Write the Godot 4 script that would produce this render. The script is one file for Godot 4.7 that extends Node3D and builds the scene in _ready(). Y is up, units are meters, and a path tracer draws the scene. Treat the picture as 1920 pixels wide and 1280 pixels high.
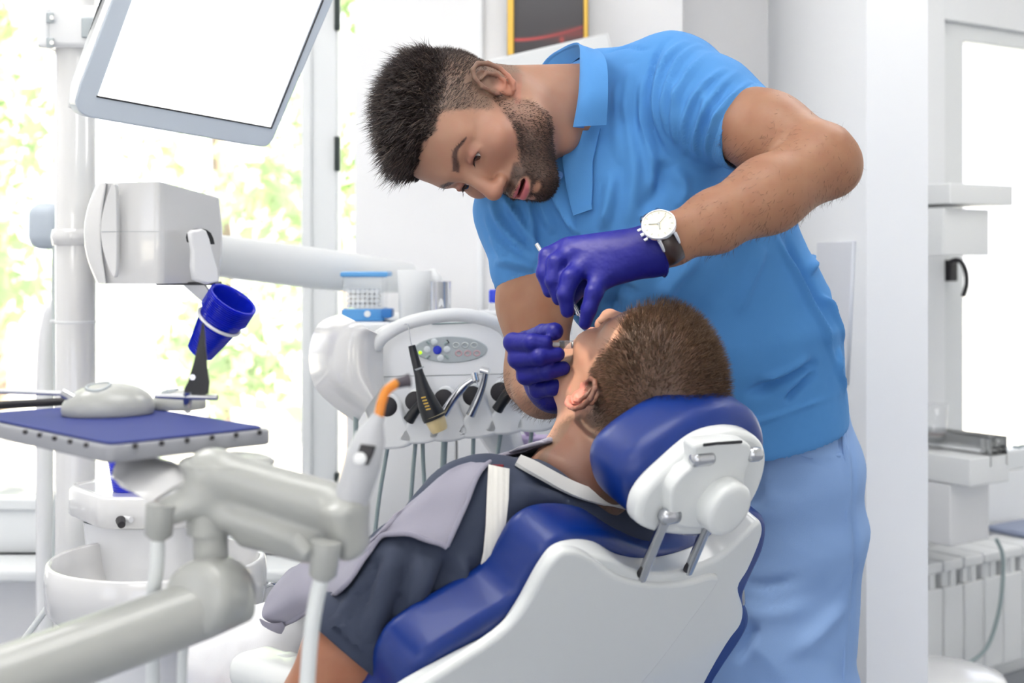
extends Node3D
# Dental surgery: a dentist leans over a patient in a reclined chair. Units metres, y up.

const FPX := 2567.0        # focal length for a 1920 x 1280 frame
const EYE := Vector3(0, 1.25, 0)
const HORIZON := 480.0     # picture row of the eye level (the lens is shifted down)
const DENTIST_HEAD := {"u": [-0.96, 0.19, 0.19], "f": [-0.03, -0.80, 0.60], "c": [884, 233, 1.885], "s": 1.015}
const PATIENT_HEAD := {"u": [0.56, 0.36, 0.74], "f": [-0.10, 0.92, -0.38], "c": [1197, 731, 1.69], "s": 0.99}

var M := {}                # materials
var taken := {}
var rng := RandomNumberGenerator.new()


func _ready() -> void:
	rng.seed = 7
	set_camera()
	set_sky_and_sun()
	set_added_panels()
	make_materials()
	build_room()
	build_outside()
	build_back_furniture()
	build_right_room()
	build_pole_and_monitor()
	build_cuspidor()
	build_unit()
	build_chair()
	build_dentist()
	build_patient()
	build_instruments()
	build_tray()


func set_camera() -> void:
	var cam := Camera3D.new()
	cam.name = "camera"
	add_child(cam)
	cam.position = EYE
	var at := CameraAttributesPhysical.new()
	at.frustum_focal_length = 48.13
	at.frustum_focus_distance = 1.85
	at.frustum_near = 0.05
	at.frustum_far = 300.0
	at.exposure_aperture = 4.8
	cam.attributes = at
	cam.set_frustum(2.0 * 640.0 / FPX * 0.05, Vector2(0, -(640.0 - HORIZON) / FPX * 0.05), 0.05, 300.0)
	cam.current = true


func set_sky_and_sun() -> void:
	var env := Environment.new()
	env.background_mode = Environment.BG_SKY
	var sm := ProceduralSkyMaterial.new()
	sm.sky_top_color = Color(0.90, 0.925, 1.0)
	sm.sky_horizon_color = Color(0.985, 0.985, 1.0)
	sm.ground_bottom_color = Color(0.80, 0.80, 0.79)
	sm.ground_horizon_color = Color(0.96, 0.96, 0.965)
	var sky := Sky.new()
	sky.sky_material = sm
	env.sky = sky
	env.background_energy_multiplier = 2.8
	env.tonemap_mode = Environment.TONE_MAPPER_LINEAR
	env.tonemap_exposure = 0.97
	env.sdfgi_enabled = true
	env.ssao_enabled = true
	env.ssil_enabled = true
	var we := WorldEnvironment.new()
	we.name = "world_environment"
	we.environment = env
	add_child(we)
	var sun := DirectionalLight3D.new()      # high on the right: lights the garden, hardly enters the room
	sun.name = "sun"
	sun.light_color = Color(1.0, 0.97, 0.9)
	sun.light_energy = 15.0
	sun.light_angular_distance = 0.6
	sun.shadow_enabled = true
	sun.rotation_degrees = Vector3(-50, 72, 0)
	add_child(sun)


func set_added_panels() -> void:
	# unseen ceiling panels added for fill: glowing face with matching area light
	for s in [[0.15, -1.05, 0.6], [-1.15, -2.25, 1.0], [1.1, -2.55, 0.8], [-0.9, 0.5, 0.3]]:
		var l := AreaLight3D.new()
		l.name = "added_panel_glow"
		l.area_size = Vector2(0.9, 0.9)
		l.light_color = Color(1.0, 0.985, 0.97)
		l.light_energy = s[2]
		l.area_normalize_energy = true
		l.area_range = 9.0
		l.area_attenuation = 2.0
		l.shadow_enabled = true
		add_child(l, true)
		l.position = Vector3(s[0], 2.655, s[1])
		l.rotation_degrees = Vector3(-90, 0, 0)


# ------------------------------------------------------------------ small tools

func P(px: float, py: float, d: float) -> Vector3:
	return EYE + Vector3((px - 960.0) / FPX, -(py - HORIZON) / FPX, -1.0) * d


func ray(px: float, py: float) -> Vector3:
	return Vector3((px - 960.0) / FPX, -(py - HORIZON) / FPX, -1.0)


func on_plane(px: float, py: float, p0: Vector3, n: Vector3) -> Vector3:
	var r := ray(px, py)
	return EYE + r * (n.dot(p0 - EYE) / n.dot(r))


func numbered(called: String) -> String:
	var k: int = taken.get(called, 0)
	taken[called] = k + 1
	return called if k == 0 else "%s_%03d" % [called, k]


func tag(o: Node3D, label: String, category: String, group := "", kind := "") -> void:
	if label: o.set_meta("label", label)
	if category: o.set_meta("category", category)
	if group: o.set_meta("group", group)
	if kind: o.set_meta("kind", kind)


func thing(called: String, label: String, category: String, at := Vector3.ZERO, group := "") -> Node3D:
	var o := Node3D.new()
	o.name = numbered(called)
	add_child(o)
	o.position = at
	tag(o, label, category, group)
	return o


func put(mesh: Mesh, called: String, mat: Material, parent: Node3D = null) -> MeshInstance3D:
	# meshes are drawn in world coordinates; a part is moved back by its thing's position
	var o := MeshInstance3D.new()
	o.mesh = mesh
	o.material_override = mat
	if parent == null:
		o.name = numbered(called)
		add_child(o)
	else:
		o.name = called
		parent.add_child(o, true)
		var off := Vector3.ZERO
		var q: Node = parent
		while q != self:
			off += (q as Node3D).position
			q = q.get_parent()
		o.position = -off
	return o


func struct(mesh: Mesh, called: String, mat: Material) -> MeshInstance3D:
	var o := put(mesh, called, mat)
	o.set_meta("kind", "structure")
	return o


class B:
	# collects faces; group 0.. smooth, -1 flat
	var st := SurfaceTool.new()
	var g := 0
	func _init() -> void:
		st.begin(Mesh.PRIMITIVE_TRIANGLES)
	func tri(a: Vector3, b: Vector3, c: Vector3, smooth := -1) -> void:
		st.set_smooth_group(smooth)
		st.add_vertex(a); st.add_vertex(b); st.add_vertex(c)
	func quad(a: Vector3, b: Vector3, c: Vector3, d: Vector3, smooth := -1) -> void:
		tri(a, b, c, smooth)
		tri(a, c, d, smooth)
	func grid(rows: Array, close := false) -> void:
		# rows of equally many points; close joins the last column to the first
		g += 1
		for i in rows.size() - 1:
			var p: PackedVector3Array = rows[i]
			var q: PackedVector3Array = rows[i + 1]
			var n := p.size()
			for j in (n if close else n - 1):
				var k := (j + 1) % n
				if not p[j].is_equal_approx(p[k]):
					tri(p[j], p[k], q[k], g)
				if not q[j].is_equal_approx(q[k]):
					tri(p[j], q[k], q[j], g)
	func fan(ring: PackedVector3Array, smooth := -1, flip := false) -> void:
		var c := Vector3.ZERO
		for p in ring: c += p
		c /= ring.size()
		for j in ring.size():
			var k := (j + 1) % ring.size()
			if flip: tri(c, ring[k], ring[j], smooth)
			else: tri(c, ring[j], ring[k], smooth)
	func ring(c: Vector3, u: Vector3, v: Vector3, n: int) -> PackedVector3Array:
		var r := PackedVector3Array()
		for i in n:
			var t := TAU * i / n
			r.append(c + u * cos(t) + v * sin(t))
		return r
	func tube(path: Array, radii: Array, n := 12, caps := true, squash := 1.0, side := Vector3.ZERO) -> void:
		# a tube along path; radii per point; side fixes the direction of the first axis
		var rows := []
		var ref := side
		for i in path.size():
			var t: Vector3 = (path[mini(i + 1, path.size() - 1)] - path[maxi(i - 1, 0)]).normalized()
			if ref == Vector3.ZERO:
				ref = Vector3.UP if absf(t.y) < 0.9 else Vector3.RIGHT
			var u := (ref - t * ref.dot(t)).normalized()
			if side == Vector3.ZERO: ref = u
			var r: float = radii[mini(i, radii.size() - 1)]
			rows.append(ring(path[i], u * r, t.cross(u) * r * squash, n))
		grid(rows, true)
		if caps:
			fan(rows[0], -1, true)
			fan(rows[rows.size() - 1])
	func lathe(profile: Array, base: Vector3, axis: Vector3, n := 32, crisp := false) -> void:
		# profile of Vector2(radius, height along axis)
		var u := (Vector3.RIGHT if absf(axis.x) < 0.8 else Vector3.FORWARD)
		u = (u - axis * u.dot(axis)).normalized()
		var v := axis.cross(u)
		var rows := []
		for p: Vector2 in profile:
			rows.append(ring(base + axis * p.y, u * p.x, v * p.x, n))
		if crisp:
			for i in rows.size() - 1: grid([rows[i], rows[i + 1]], true)
		else:
			grid(rows, true)
	func rbox(c: Vector3, size: Vector3, r: float, basis := Basis.IDENTITY, fine := true) -> void:
		# box with rounded edges
		g += 1
		var h := size * 0.5
		r = minf(r, minf(h.x, minf(h.y, h.z)) * 0.98)
		var e := [0.0, 0.42, 0.77, 1.0] if fine else [0.0, 0.6, 1.0]
		for ax in 3:
			var a1 := (ax + 1) % 3
			var a2 := (ax + 2) % 3
			var lu := []
			var lv := []
			for t in e:
				lu.append(-h[a1] + r * t); lv.append(-h[a2] + r * t)
			e.reverse()
			for t in e:
				lu.append(h[a1] - r * t); lv.append(h[a2] - r * t)
			e.reverse()
			for s in [-1.0, 1.0]:
				var rows := []
				for x in lu:
					var row := PackedVector3Array()
					for y in lv:
						var q := Vector3.ZERO
						q[ax] = h[ax] * s; q[a1] = x; q[a2] = y
						var inner := q.clamp(-h + Vector3.ONE * r, h - Vector3.ONE * r)
						q = inner + (q - inner).normalized() * r
						row.append(c + basis * q)
					rows.append(row)
				for i in rows.size() - 1:
					for j in rows[i].size() - 1:
						if s > 0: quad(rows[i][j], rows[i][j + 1], rows[i + 1][j + 1], rows[i + 1][j], g)
						else: quad(rows[i][j], rows[i + 1][j], rows[i + 1][j + 1], rows[i][j + 1], g)
	func box(lo: Vector3, hi: Vector3) -> void:
		var p := func(x, y, z): return Vector3(hi.x if x else lo.x, hi.y if y else lo.y, hi.z if z else lo.z)
		quad(p.call(0,0,0), p.call(1,0,0), p.call(1,1,0), p.call(0,1,0))
		quad(p.call(0,0,1), p.call(0,1,1), p.call(1,1,1), p.call(1,0,1))
		quad(p.call(0,0,0), p.call(0,1,0), p.call(0,1,1), p.call(0,0,1))
		quad(p.call(1,0,0), p.call(1,0,1), p.call(1,1,1), p.call(1,1,0))
		quad(p.call(0,0,0), p.call(0,0,1), p.call(1,0,1), p.call(1,0,0))
		quad(p.call(0,1,0), p.call(1,1,0), p.call(1,1,1), p.call(0,1,1))
	func slab(poly: PackedVector3Array, n: Vector3, thick: float, r1: float, r2: float, steps := 4, bulge := 0.0) -> void:
		# a plate: outline poly (on the face that n points out of), thickness against n, edges rounded by r1 (face) and r2 (back)
		n = n.normalized()
		var clean := PackedVector3Array()
		for p in poly:
			if clean.is_empty() or not p.is_equal_approx(clean[clean.size() - 1]): clean.append(p)
		poly = clean
		var m := poly.size()
		var inw := PackedVector3Array()
		var area := Vector3.ZERO
		for i in m: area += poly[i].cross(poly[(i + 1) % m])
		var turn := signf(area.dot(n))
		for i in m:
			var e1 := (poly[i] - poly[(i + m - 1) % m]).normalized()
			var e2 := (poly[(i + 1) % m] - poly[i]).normalized()
			var n1 := n.cross(e1) * turn
			var n2 := n.cross(e2) * turn
			var b := (n1 + n2).normalized()
			inw.append(b / maxf(0.55, b.dot(n1)))
		r1 *= room_for(poly, inw, n, r1)
		r2 *= room_for(poly, inw, n, r2)
		var rows := []
		for s in steps + 1:
			var t := PI * 0.5 * s / steps
			var row := PackedVector3Array()
			for i in m: row.append(poly[i] + inw[i] * r1 * (1.0 - sin(t)) - n * r1 * (1.0 - cos(t)))
			rows.append(row)
		for s in steps + 1:
			var t := PI * 0.5 * s / steps
			var row := PackedVector3Array()
			for i in m: row.append(poly[i] + inw[i] * r2 * (1.0 - cos(t)) - n * (thick - r2 * (1.0 - sin(t))))
			rows.append(row)
		grid(rows, true)
		cap(rows[0], n, bulge)
		cap(rows[rows.size() - 1], -n, 0.0)
	func room_for(poly: PackedVector3Array, inw: PackedVector3Array, n: Vector3, r: float) -> float:
		# the largest share of r by which the outline can shrink without crossing itself
		var u := (poly[1] - poly[0]).normalized()
		u = (u - n * u.dot(n)).normalized()
		var v := n.cross(u)
		for k in [1.0, 0.8, 0.6, 0.45, 0.3, 0.2, 0.1, 0.05]:
			var flat := PackedVector2Array()
			for i in poly.size():
				var p: Vector3 = poly[i] + inw[i] * r * k
				flat.append(Vector2(p.dot(u), p.dot(v)) * 100.0)
			if not Geometry2D.triangulate_polygon(flat).is_empty(): return k
		return 0.02
	func cap(ringp: PackedVector3Array, n: Vector3, bulge: float) -> void:
		var u := (ringp[1] - ringp[0]).normalized()
		u = (u - n * u.dot(n)).normalized()
		var v := n.cross(u)
		var flat := PackedVector2Array()
		for p in ringp: flat.append(Vector2(p.dot(u), p.dot(v)) * 100.0)
		var idx := Geometry2D.triangulate_polygon(flat)
		if idx.is_empty():
			fan(ringp)
			return
		for i in range(0, idx.size(), 3):
			tri(ringp[idx[i]], ringp[idx[i + 1]], ringp[idx[i + 2]], -1)
	func done() -> ArrayMesh:
		st.generate_normals()
		return st.commit()


func smooth_path(pts: Array, per := 6, closed := false) -> PackedVector3Array:
	# Catmull-Rom through the points
	var out := PackedVector3Array()
	var n := pts.size()
	for i in (n if closed else n - 1):
		var p0: Vector3 = pts[(i - 1 + n) % n] if closed else pts[maxi(i - 1, 0)]
		var p1: Vector3 = pts[i]
		var p2: Vector3 = pts[(i + 1) % n]
		var p3: Vector3 = pts[(i + 2) % n] if closed else pts[mini(i + 2, n - 1)]
		for s in per:
			out.append(p1.cubic_interpolate(p2, p0, p3, float(s) / per))
	if not closed: out.append(pts[n - 1])
	return out


func outline(px: Array, p0: Vector3, n: Vector3, per := 4) -> PackedVector3Array:
	# a closed smooth outline on a plane, from points [x, y]
	var pts := []
	for q in px: pts.append(on_plane(q[0], q[1], p0, n))
	return smooth_path(pts, per, true) if per > 1 else PackedVector3Array(pts)


func path_of(px: Array, per := 6) -> PackedVector3Array:
	var pts := []
	for q in px: pts.append(P(q[0], q[1], q[2]))
	return smooth_path(pts, per)


func sheet(rows_px: Array, per := 5) -> Array:
	# a smooth surface through a net of points [x, y, depth]; returns rows of points
	var rows := []
	for r in rows_px: rows.append(path_of(r, per))
	var out := []
	var n: int = rows[0].size()
	var cols := []
	for j in n:
		var c := []
		for r in rows: c.append(r[j])
		cols.append(smooth_path(c, per))
	for i in cols[0].size():
		var row := PackedVector3Array()
		for j in n: row.append(cols[j][i])
		out.append(row)
	return out


func thick_sheet(b: B, rows: Array, t: float) -> void:
	# a cloth with two faces t apart and closed rims
	var nr := rows.size()
	var nc: int = rows[0].size()
	var back := []
	for i in nr:
		var row := PackedVector3Array()
		for j in nc:
			var du: Vector3 = rows[i][mini(j + 1, nc - 1)] - rows[i][maxi(j - 1, 0)]
			var dv: Vector3 = rows[mini(i + 1, nr - 1)][j] - rows[maxi(i - 1, 0)][j]
			row.append(rows[i][j] + du.cross(dv).normalized() * t)
		back.append(row)
	b.grid(rows)
	var rev := back.duplicate()
	rev.reverse()
	b.grid(rev)
	for i in nr - 1:
		b.quad(rows[i][0], rows[i + 1][0], back[i + 1][0], back[i][0])
		b.quad(rows[i][nc - 1], back[i][nc - 1], back[i + 1][nc - 1], rows[i + 1][nc - 1])
	for j in nc - 1:
		b.quad(rows[0][j], back[0][j], back[0][j + 1], rows[0][j + 1])
		b.quad(rows[nr - 1][j], rows[nr - 1][j + 1], back[nr - 1][j + 1], back[nr - 1][j])


# ------------------------------------------------------------------ smooth bodies: joined tapered limbs, meshed as surface nets

class Limb:
	var a: Vector3
	var ab: Vector3
	var il := 0.0
	var W: Vector3
	var D: Vector3
	var N: Vector3
	var w0: float
	var w1: float
	var d0: float
	var d1: float
	var cap: float
	var k: float
	var even := true
	var carve := false
	func eval(p: Vector3) -> float:
		var q := p - a
		var t := clampf(q.dot(ab) * il, 0.0, 1.0)
		q -= ab * t
		if even: return q.length() - (w0 + (w1 - w0) * t)
		var rw := w0 + (w1 - w0) * t
		var rd := d0 + (d1 - d0) * t
		var x := q.dot(W) / rw
		var y := q.dot(D) / rd
		var z := q.dot(N) / cap
		var k0 := sqrt(x * x + y * y + z * z)
		if k0 < 0.05: return -minf(rw, rd) * 0.95
		x /= rw; y /= rd; z /= cap
		return k0 * (k0 - 1.0) / sqrt(x * x + y * y + z * z)


class Body:
	var limbs: Array[Limb] = []
	var xf := Transform3D.IDENTITY
	var s := 1.0
	var v := PackedVector3Array()
	var n := PackedVector3Array()
	var idx := PackedInt32Array()
	var col := PackedColorArray()
	func add(a: Vector3, b: Vector3, r0: float, r1: float, k := 0.02) -> Limb:
		r0 *= s; r1 *= s; k *= s
		var l := Limb.new()
		l.a = xf * a
		l.ab = xf * b - l.a
		l.il = 1.0 / maxf(l.ab.length_squared(), 1e-9)
		l.w0 = r0; l.w1 = r1; l.d0 = r0; l.d1 = r1; l.k = k
		l.cap = maxf(r0, r1)
		limbs.append(l)
		return l
	func flat(a: Vector3, b: Vector3, w: Vector3, wa: float, wb: float, da: float, db: float, cap: float, k := 0.03) -> Limb:
		# elliptical limb: half width wa -> wb along w, half depth da -> db across it
		var l := add(a, b, wa, wb, k)
		l.even = false
		l.d0 = da * s; l.d1 = db * s; l.cap = cap * s
		l.N = l.ab.normalized()
		var ww := (xf.basis * w).normalized()
		l.W = (ww - l.N * ww.dot(l.N)).normalized()
		l.D = l.N.cross(l.W)
		return l
	func ball(c: Vector3, r: Vector3, k := 0.02, turn := Basis.IDENTITY) -> Limb:
		# ellipsoid with radii r along the axes of turn
		var l := add(c, c, r.x, r.x, k)
		l.even = false
		l.ab = Vector3.ZERO
		l.il = 0.0
		l.d0 = r.y * s; l.d1 = r.y * s; l.cap = r.z * s
		var bs := (xf.basis * turn).orthonormalized()
		l.W = bs.x; l.D = bs.y; l.N = bs.z
		return l
	func chain(pts: Array, radii: Array, k := 0.01) -> void:
		for i in pts.size() - 1:
			add(pts[i], pts[i + 1], radii[mini(i, radii.size() - 1)], radii[mini(i + 1, radii.size() - 1)], k)
	func dist(p: Vector3, list: Array[Limb]) -> float:
		var d := 1.0
		for l in list:
			var e := l.eval(p)
			if l.carve:
				e = -e
				var h := maxf(l.k - absf(d - e), 0.0) / l.k
				d = maxf(d, e) + h * h * l.k * 0.25
			else:
				var h := maxf(l.k - absf(d - e), 0.0) / l.k
				d = minf(d, e) - h * h * l.k * 0.25
		return d
	func march(o: Vector3, dir: Vector3, t: float, t1: float) -> Vector3:
		# first point of the surface along a line
		dir = dir.normalized()
		while t < t1:
			var d := dist(o + dir * t, limbs)
			if d < 0.0004: break
			t += maxf(d * 0.7, 0.0004)
		return o + dir * t
	func mesh(cell: float, lo := Vector3.ONE * -99, hi := Vector3.ONE * 99) -> void:
		var b0 := Vector3.ONE * 99
		var b1 := Vector3.ONE * -99
		for l in limbs:
			if l.carve: continue
			var r := Vector3.ONE * (maxf(maxf(l.w0, l.w1), maxf(maxf(l.d0, l.d1), l.cap)) + cell * 2)
			b0 = b0.min(l.a - r).min(l.a + l.ab - r)
			b1 = b1.max(l.a + r).max(l.a + l.ab + r)
		b0 = b0.max(lo); b1 = b1.min(hi)
		const S := 6
		var nb := Vector3i(((b1 - b0) / (cell * S)).ceil())
		var nx := nb.x * S + 1
		var ny := nb.y * S + 1
		var nz := nb.z * S + 1
		var val := PackedFloat32Array()
		val.resize(nx * ny * nz)
		val.fill(9.0)
		var R := cell * S * 0.8661
		var cells := PackedInt32Array()
		for bz in nb.z:
			for by in nb.y:
				for bx in nb.x:
					var c := b0 + Vector3(bx + 0.5, by + 0.5, bz + 0.5) * (cell * S)
					var near: Array[Limb] = []
					var best := 9.0
					var es := PackedFloat32Array()
					for l in limbs:
						var e := l.eval(c)
						es.append(e)
						if not l.carve: best = minf(best, e)
					if best > R * 1.6 + 0.02 or best < -R * 2.5 - 0.03: 
						if best > 0.0: continue
						var carved := false
						for i in limbs.size():
							if limbs[i].carve and es[i] < R * 1.6 + 0.02: carved = true
						if not carved: continue
					for i in limbs.size():
						if limbs[i].carve:
							if es[i] < R * 1.5 + limbs[i].k: near.append(limbs[i])
						elif es[i] < best + 2.2 * R + limbs[i].k: near.append(limbs[i])
					if absf(dist(c, near)) > R * 1.5: continue
					for z in S + 1:
						for y in S + 1:
							var at := ((bz * S + z) * ny + by * S + y) * nx + bx * S
							var p := b0 + Vector3(bx * S, by * S + y, bz * S + z) * cell
							for x in S + 1:
								if val[at + x] == 9.0:
									val[at + x] = dist(p + Vector3(x * cell, 0, 0), near)
					for z in S:
						for y in S:
							var at := ((bz * S + z) * ny + by * S + y) * nx + bx * S
							for x in S: cells.append(at + x)
		var nxy := nx * ny
		var corner := [0, 1, nx, nx + 1, nxy, nxy + 1, nxy + nx, nxy + nx + 1]
		var at_of := {}
		var first := v.size()
		var edges := [[0, 1], [2, 3], [4, 5], [6, 7], [0, 2], [1, 3], [4, 6], [5, 7], [0, 4], [1, 5], [2, 6], [3, 7]]
		var vals := PackedFloat32Array()
		vals.resize(8)
		var used := PackedInt32Array()
		for c in cells:
			var inside := 0
			for i in 8:
				vals[i] = val[c + corner[i]]
				if vals[i] < 0.0: inside += 1
			if inside == 0 or inside == 8: continue
			var s := Vector3.ZERO
			var cnt := 0
			for e in edges:
				var f: float = vals[e[0]]
				var h: float = vals[e[1]]
				if (f < 0.0) == (h < 0.0): continue
				var t := f / (f - h)
				var i0: int = e[0]
				var i1: int = e[1]
				s += Vector3(i0 & 1, (i0 >> 1) & 1, i0 >> 2).lerp(Vector3(i1 & 1, (i1 >> 1) & 1, i1 >> 2), t)
				cnt += 1
			var k := c % nx
			var j := (c / nx) % ny
			var l := c / nxy
			at_of[c] = v.size()
			v.append(b0 + (Vector3(k, j, l) + s / cnt) * cell)
			used.append(c)
		var steps := [1, nx, nxy]
		for c in used:
			var f := val[c]
			for ax in 3:
				var h := val[c + steps[ax]]
				if (f < 0.0) == (h < 0.0): continue
				var s1: int = steps[(ax + 1) % 3]
				var s2: int = steps[(ax + 2) % 3]
				if not (at_of.has(c - s1) and at_of.has(c - s2) and at_of.has(c - s1 - s2)): continue
				var q0: int = at_of[c]
				var q1: int = at_of[c - s1]
				var q2: int = at_of[c - s1 - s2]
				var q3: int = at_of[c - s2]
				if f < 0.0: idx.append_array([q0, q2, q1, q0, q3, q2])
				else: idx.append_array([q0, q1, q2, q0, q2, q3])
		normals()
	func normals() -> void:
		n.resize(v.size())
		n.fill(Vector3.ZERO)
		for i in range(0, idx.size(), 3):
			var a := idx[i]
			var b := idx[i + 1]
			var c := idx[i + 2]
			var w := (v[c] - v[a]).cross(v[b] - v[a])
			n[a] += w; n[b] += w; n[c] += w
		for i in n.size(): n[i] = n[i].normalized()
	func relax(times: int, amount := 0.5) -> void:
		for k in times:
			var s := PackedVector3Array()
			s.resize(v.size()); s.fill(Vector3.ZERO)
			var cnt := PackedInt32Array()
			cnt.resize(v.size()); cnt.fill(0)
			for i in range(0, idx.size(), 3):
				var a := idx[i]
				var b := idx[i + 1]
				var c := idx[i + 2]
				s[a] += v[b] + v[c]; s[b] += v[a] + v[c]; s[c] += v[a] + v[b]
				cnt[a] += 2; cnt[b] += 2; cnt[c] += 2
			for i in v.size():
				if cnt[i] > 0: v[i] = v[i].lerp(s[i] / cnt[i], amount)
		normals()
	func paint(f: Callable) -> void:
		col.resize(v.size())
		for i in v.size(): col[i] = f.call(v[i], n[i])
	func done() -> ArrayMesh:
		var arr := []
		arr.resize(Mesh.ARRAY_MAX)
		arr[Mesh.ARRAY_VERTEX] = v
		arr[Mesh.ARRAY_NORMAL] = n
		arr[Mesh.ARRAY_INDEX] = idx
		if col.size() == v.size(): arr[Mesh.ARRAY_COLOR] = col
		var m := ArrayMesh.new()
		m.add_surface_from_arrays(Mesh.PRIMITIVE_TRIANGLES, arr)
		return m
	func take(o: Body) -> void:
		# adds another body's surface to this one
		var first := v.size()
		v.append_array(o.v); n.append_array(o.n)
		for i in o.idx: idx.append(i + first)
		col.append_array(o.col)
	func cut(keep: Callable) -> void:
		# drops faces whose corners are all refused
		var out := PackedInt32Array()
		for i in range(0, idx.size(), 3):
			if keep.call(v[idx[i]]) or keep.call(v[idx[i + 1]]) or keep.call(v[idx[i + 2]]):
				out.append(idx[i]); out.append(idx[i + 1]); out.append(idx[i + 2])
		idx = out


func folds(b: Body, lines: Array) -> void:
	# raises or sinks cloth along lines: each {p: points on the cloth, h: height, w: half width}
	for i in b.v.size():
		var p := b.v[i]
		var h := 0.0
		for l in lines:
			var bx: AABB = l.box
			if not bx.has_point(p): continue
			var pts: PackedVector3Array = l.p
			var best := 9.0
			var along := 0.0
			for j in pts.size() - 1:
				var s := pts[j + 1] - pts[j]
				var t := clampf((p - pts[j]).dot(s) / s.length_squared(), 0.0, 1.0)
				var d := (p - pts[j] - s * t).length_squared()
				if d < best:
					best = d
					along = (j + t) / (pts.size() - 1)
			var w: float = l.w
			if best < w * w * 9.0:
				h += l.h * exp(-best / (w * w)) * clampf(minf(along, 1.0 - along) * 3.5, 0.0, 1.0)
		if h != 0.0: b.v[i] = p + b.n[i] * h
	b.normals()


func fold(b: Body, px: Array, h: float, w: float) -> Dictionary:
	# a fold whose points lie on the cloth where the eye meets it
	var pts := []
	for q in px: pts.append(b.march(EYE, ray(q[0], q[1]), 1.2, 2.6))
	var s := smooth_path(pts, 4)
	var bx := AABB(s[0], Vector3.ZERO)
	for p in s: bx = bx.expand(p)
	return {"p": s, "h": h, "w": w, "box": bx.grow(w * 3.0)}


func strands(roots: PackedVector3Array, dirs: PackedVector3Array, lens: PackedFloat32Array, wide: PackedFloat32Array, cols: PackedColorArray, droop: PackedVector3Array) -> ArrayMesh:
	# thin tapering hairs, three-sided, bent once
	var v := PackedVector3Array()
	var n := PackedVector3Array()
	var c := PackedColorArray()
	var ix := PackedInt32Array()
	for i in roots.size():
		var d := dirs[i]
		var u := (Vector3.UP if absf(d.y) < 0.9 else Vector3.RIGHT).cross(d).normalized()
		var w := d.cross(u)
		var m := roots[i] + d * lens[i] * 0.55
		var tip := roots[i] + (d + droop[i]).normalized() * lens[i] * 1.0
		m = m.lerp(tip, 0.15)
		var f := v.size()
		for j in 3:
			var o := u * cos(TAU * j / 3.0) + w * sin(TAU * j / 3.0)
			v.append(roots[i] + o * wide[i]); n.append(o); c.append(cols[i])
			v.append(m + o * wide[i] * 0.75); n.append(o); c.append(cols[i])
		v.append(tip); n.append(d); c.append(cols[i])
		for j in 3:
			var a := f + j * 2
			var b := f + ((j + 1) % 3) * 2
			ix.append_array([a, a + 1, b + 1, a, b + 1, b, a + 1, f + 6, b + 1])
	var arr := []
	arr.resize(Mesh.ARRAY_MAX)
	arr[Mesh.ARRAY_VERTEX] = v
	arr[Mesh.ARRAY_NORMAL] = n
	arr[Mesh.ARRAY_COLOR] = c
	arr[Mesh.ARRAY_INDEX] = ix
	var me := ArrayMesh.new()
	me.add_surface_from_arrays(Mesh.PRIMITIVE_TRIANGLES, arr)
	return me


func lin(r: int, g: int, b: int) -> Color:
	return Color(r / 255.0, g / 255.0, b / 255.0).srgb_to_linear()


# ------------------------------------------------------------------ materials

func mat(r: int, g: int, b: int, rough := 0.6, coat := 0.0, metal := 0.0) -> StandardMaterial3D:
	var m := StandardMaterial3D.new()
	m.albedo_color = Color(r / 255.0, g / 255.0, b / 255.0)
	m.roughness = rough
	m.metallic = metal
	if coat > 0.0:
		m.clearcoat_enabled = true
		m.clearcoat = coat
		m.clearcoat_roughness = 0.06
	return m


func vertex_mat(rough := 0.6, sss := 0.0, rim := 0.0) -> StandardMaterial3D:
	var m := StandardMaterial3D.new()
	m.vertex_color_use_as_albedo = true
	m.roughness = rough
	if sss > 0.0:
		m.subsurf_scatter_enabled = true
		m.subsurf_scatter_strength = sss
	if rim > 0.0:
		m.rim_enabled = true
		m.rim = rim
		m.rim_tint = 0.6
	return m


func noise_tex(freq: float, size: int, seed_: int, octaves := 3) -> NoiseTexture2D:
	var f := FastNoiseLite.new()
	f.seed = seed_
	f.frequency = freq
	f.noise_type = FastNoiseLite.TYPE_SIMPLEX_SMOOTH
	f.fractal_octaves = octaves
	var t := NoiseTexture2D.new()
	t.noise = f
	t.width = size
	t.height = size
	t.seamless = true
	return t


func weave_tex(kind: int) -> ImageTexture:
	# fine relief of woven cloth: 0 pique dots, 1 plain weave, 2 ribs
	var im := Image.create(64, 64, false, Image.FORMAT_RGB8)
	var r := RandomNumberGenerator.new()
	r.seed = 5 + kind
	for y in 64:
		for x in 64:
			var h := 0.5
			if kind == 0: h = 0.5 + 0.35 * sin(TAU * x / 8.0 + (PI if (y / 8) % 2 else 0.0)) * absf(sin(PI * y / 8.0))
			elif kind == 1: h = 0.5 + 0.3 * (sin(TAU * x / 8.0) if (x / 8 + y / 8) % 2 else sin(TAU * y / 8.0))
			else: h = 0.5 + 0.5 * sin(TAU * x / 16.0)
			h = clampf(h + r.randf_range(-0.12, 0.12), 0.0, 1.0)
			im.set_pixel(x, y, Color(h, h, h))
	return ImageTexture.create_from_image(im)


func cloth_mat(r: int, g: int, b: int, tex: Texture2D, per_metre: float, depth: float, rim := 0.25) -> StandardMaterial3D:
	var m := mat(r, g, b, 0.85)
	m.heightmap_enabled = true
	m.heightmap_texture = tex
	m.heightmap_scale = depth
	m.uv1_triplanar = true
	m.uv1_scale = Vector3.ONE * per_metre
	m.rim_enabled = true
	m.rim = rim
	m.rim_tint = 0.7
	return m


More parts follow.
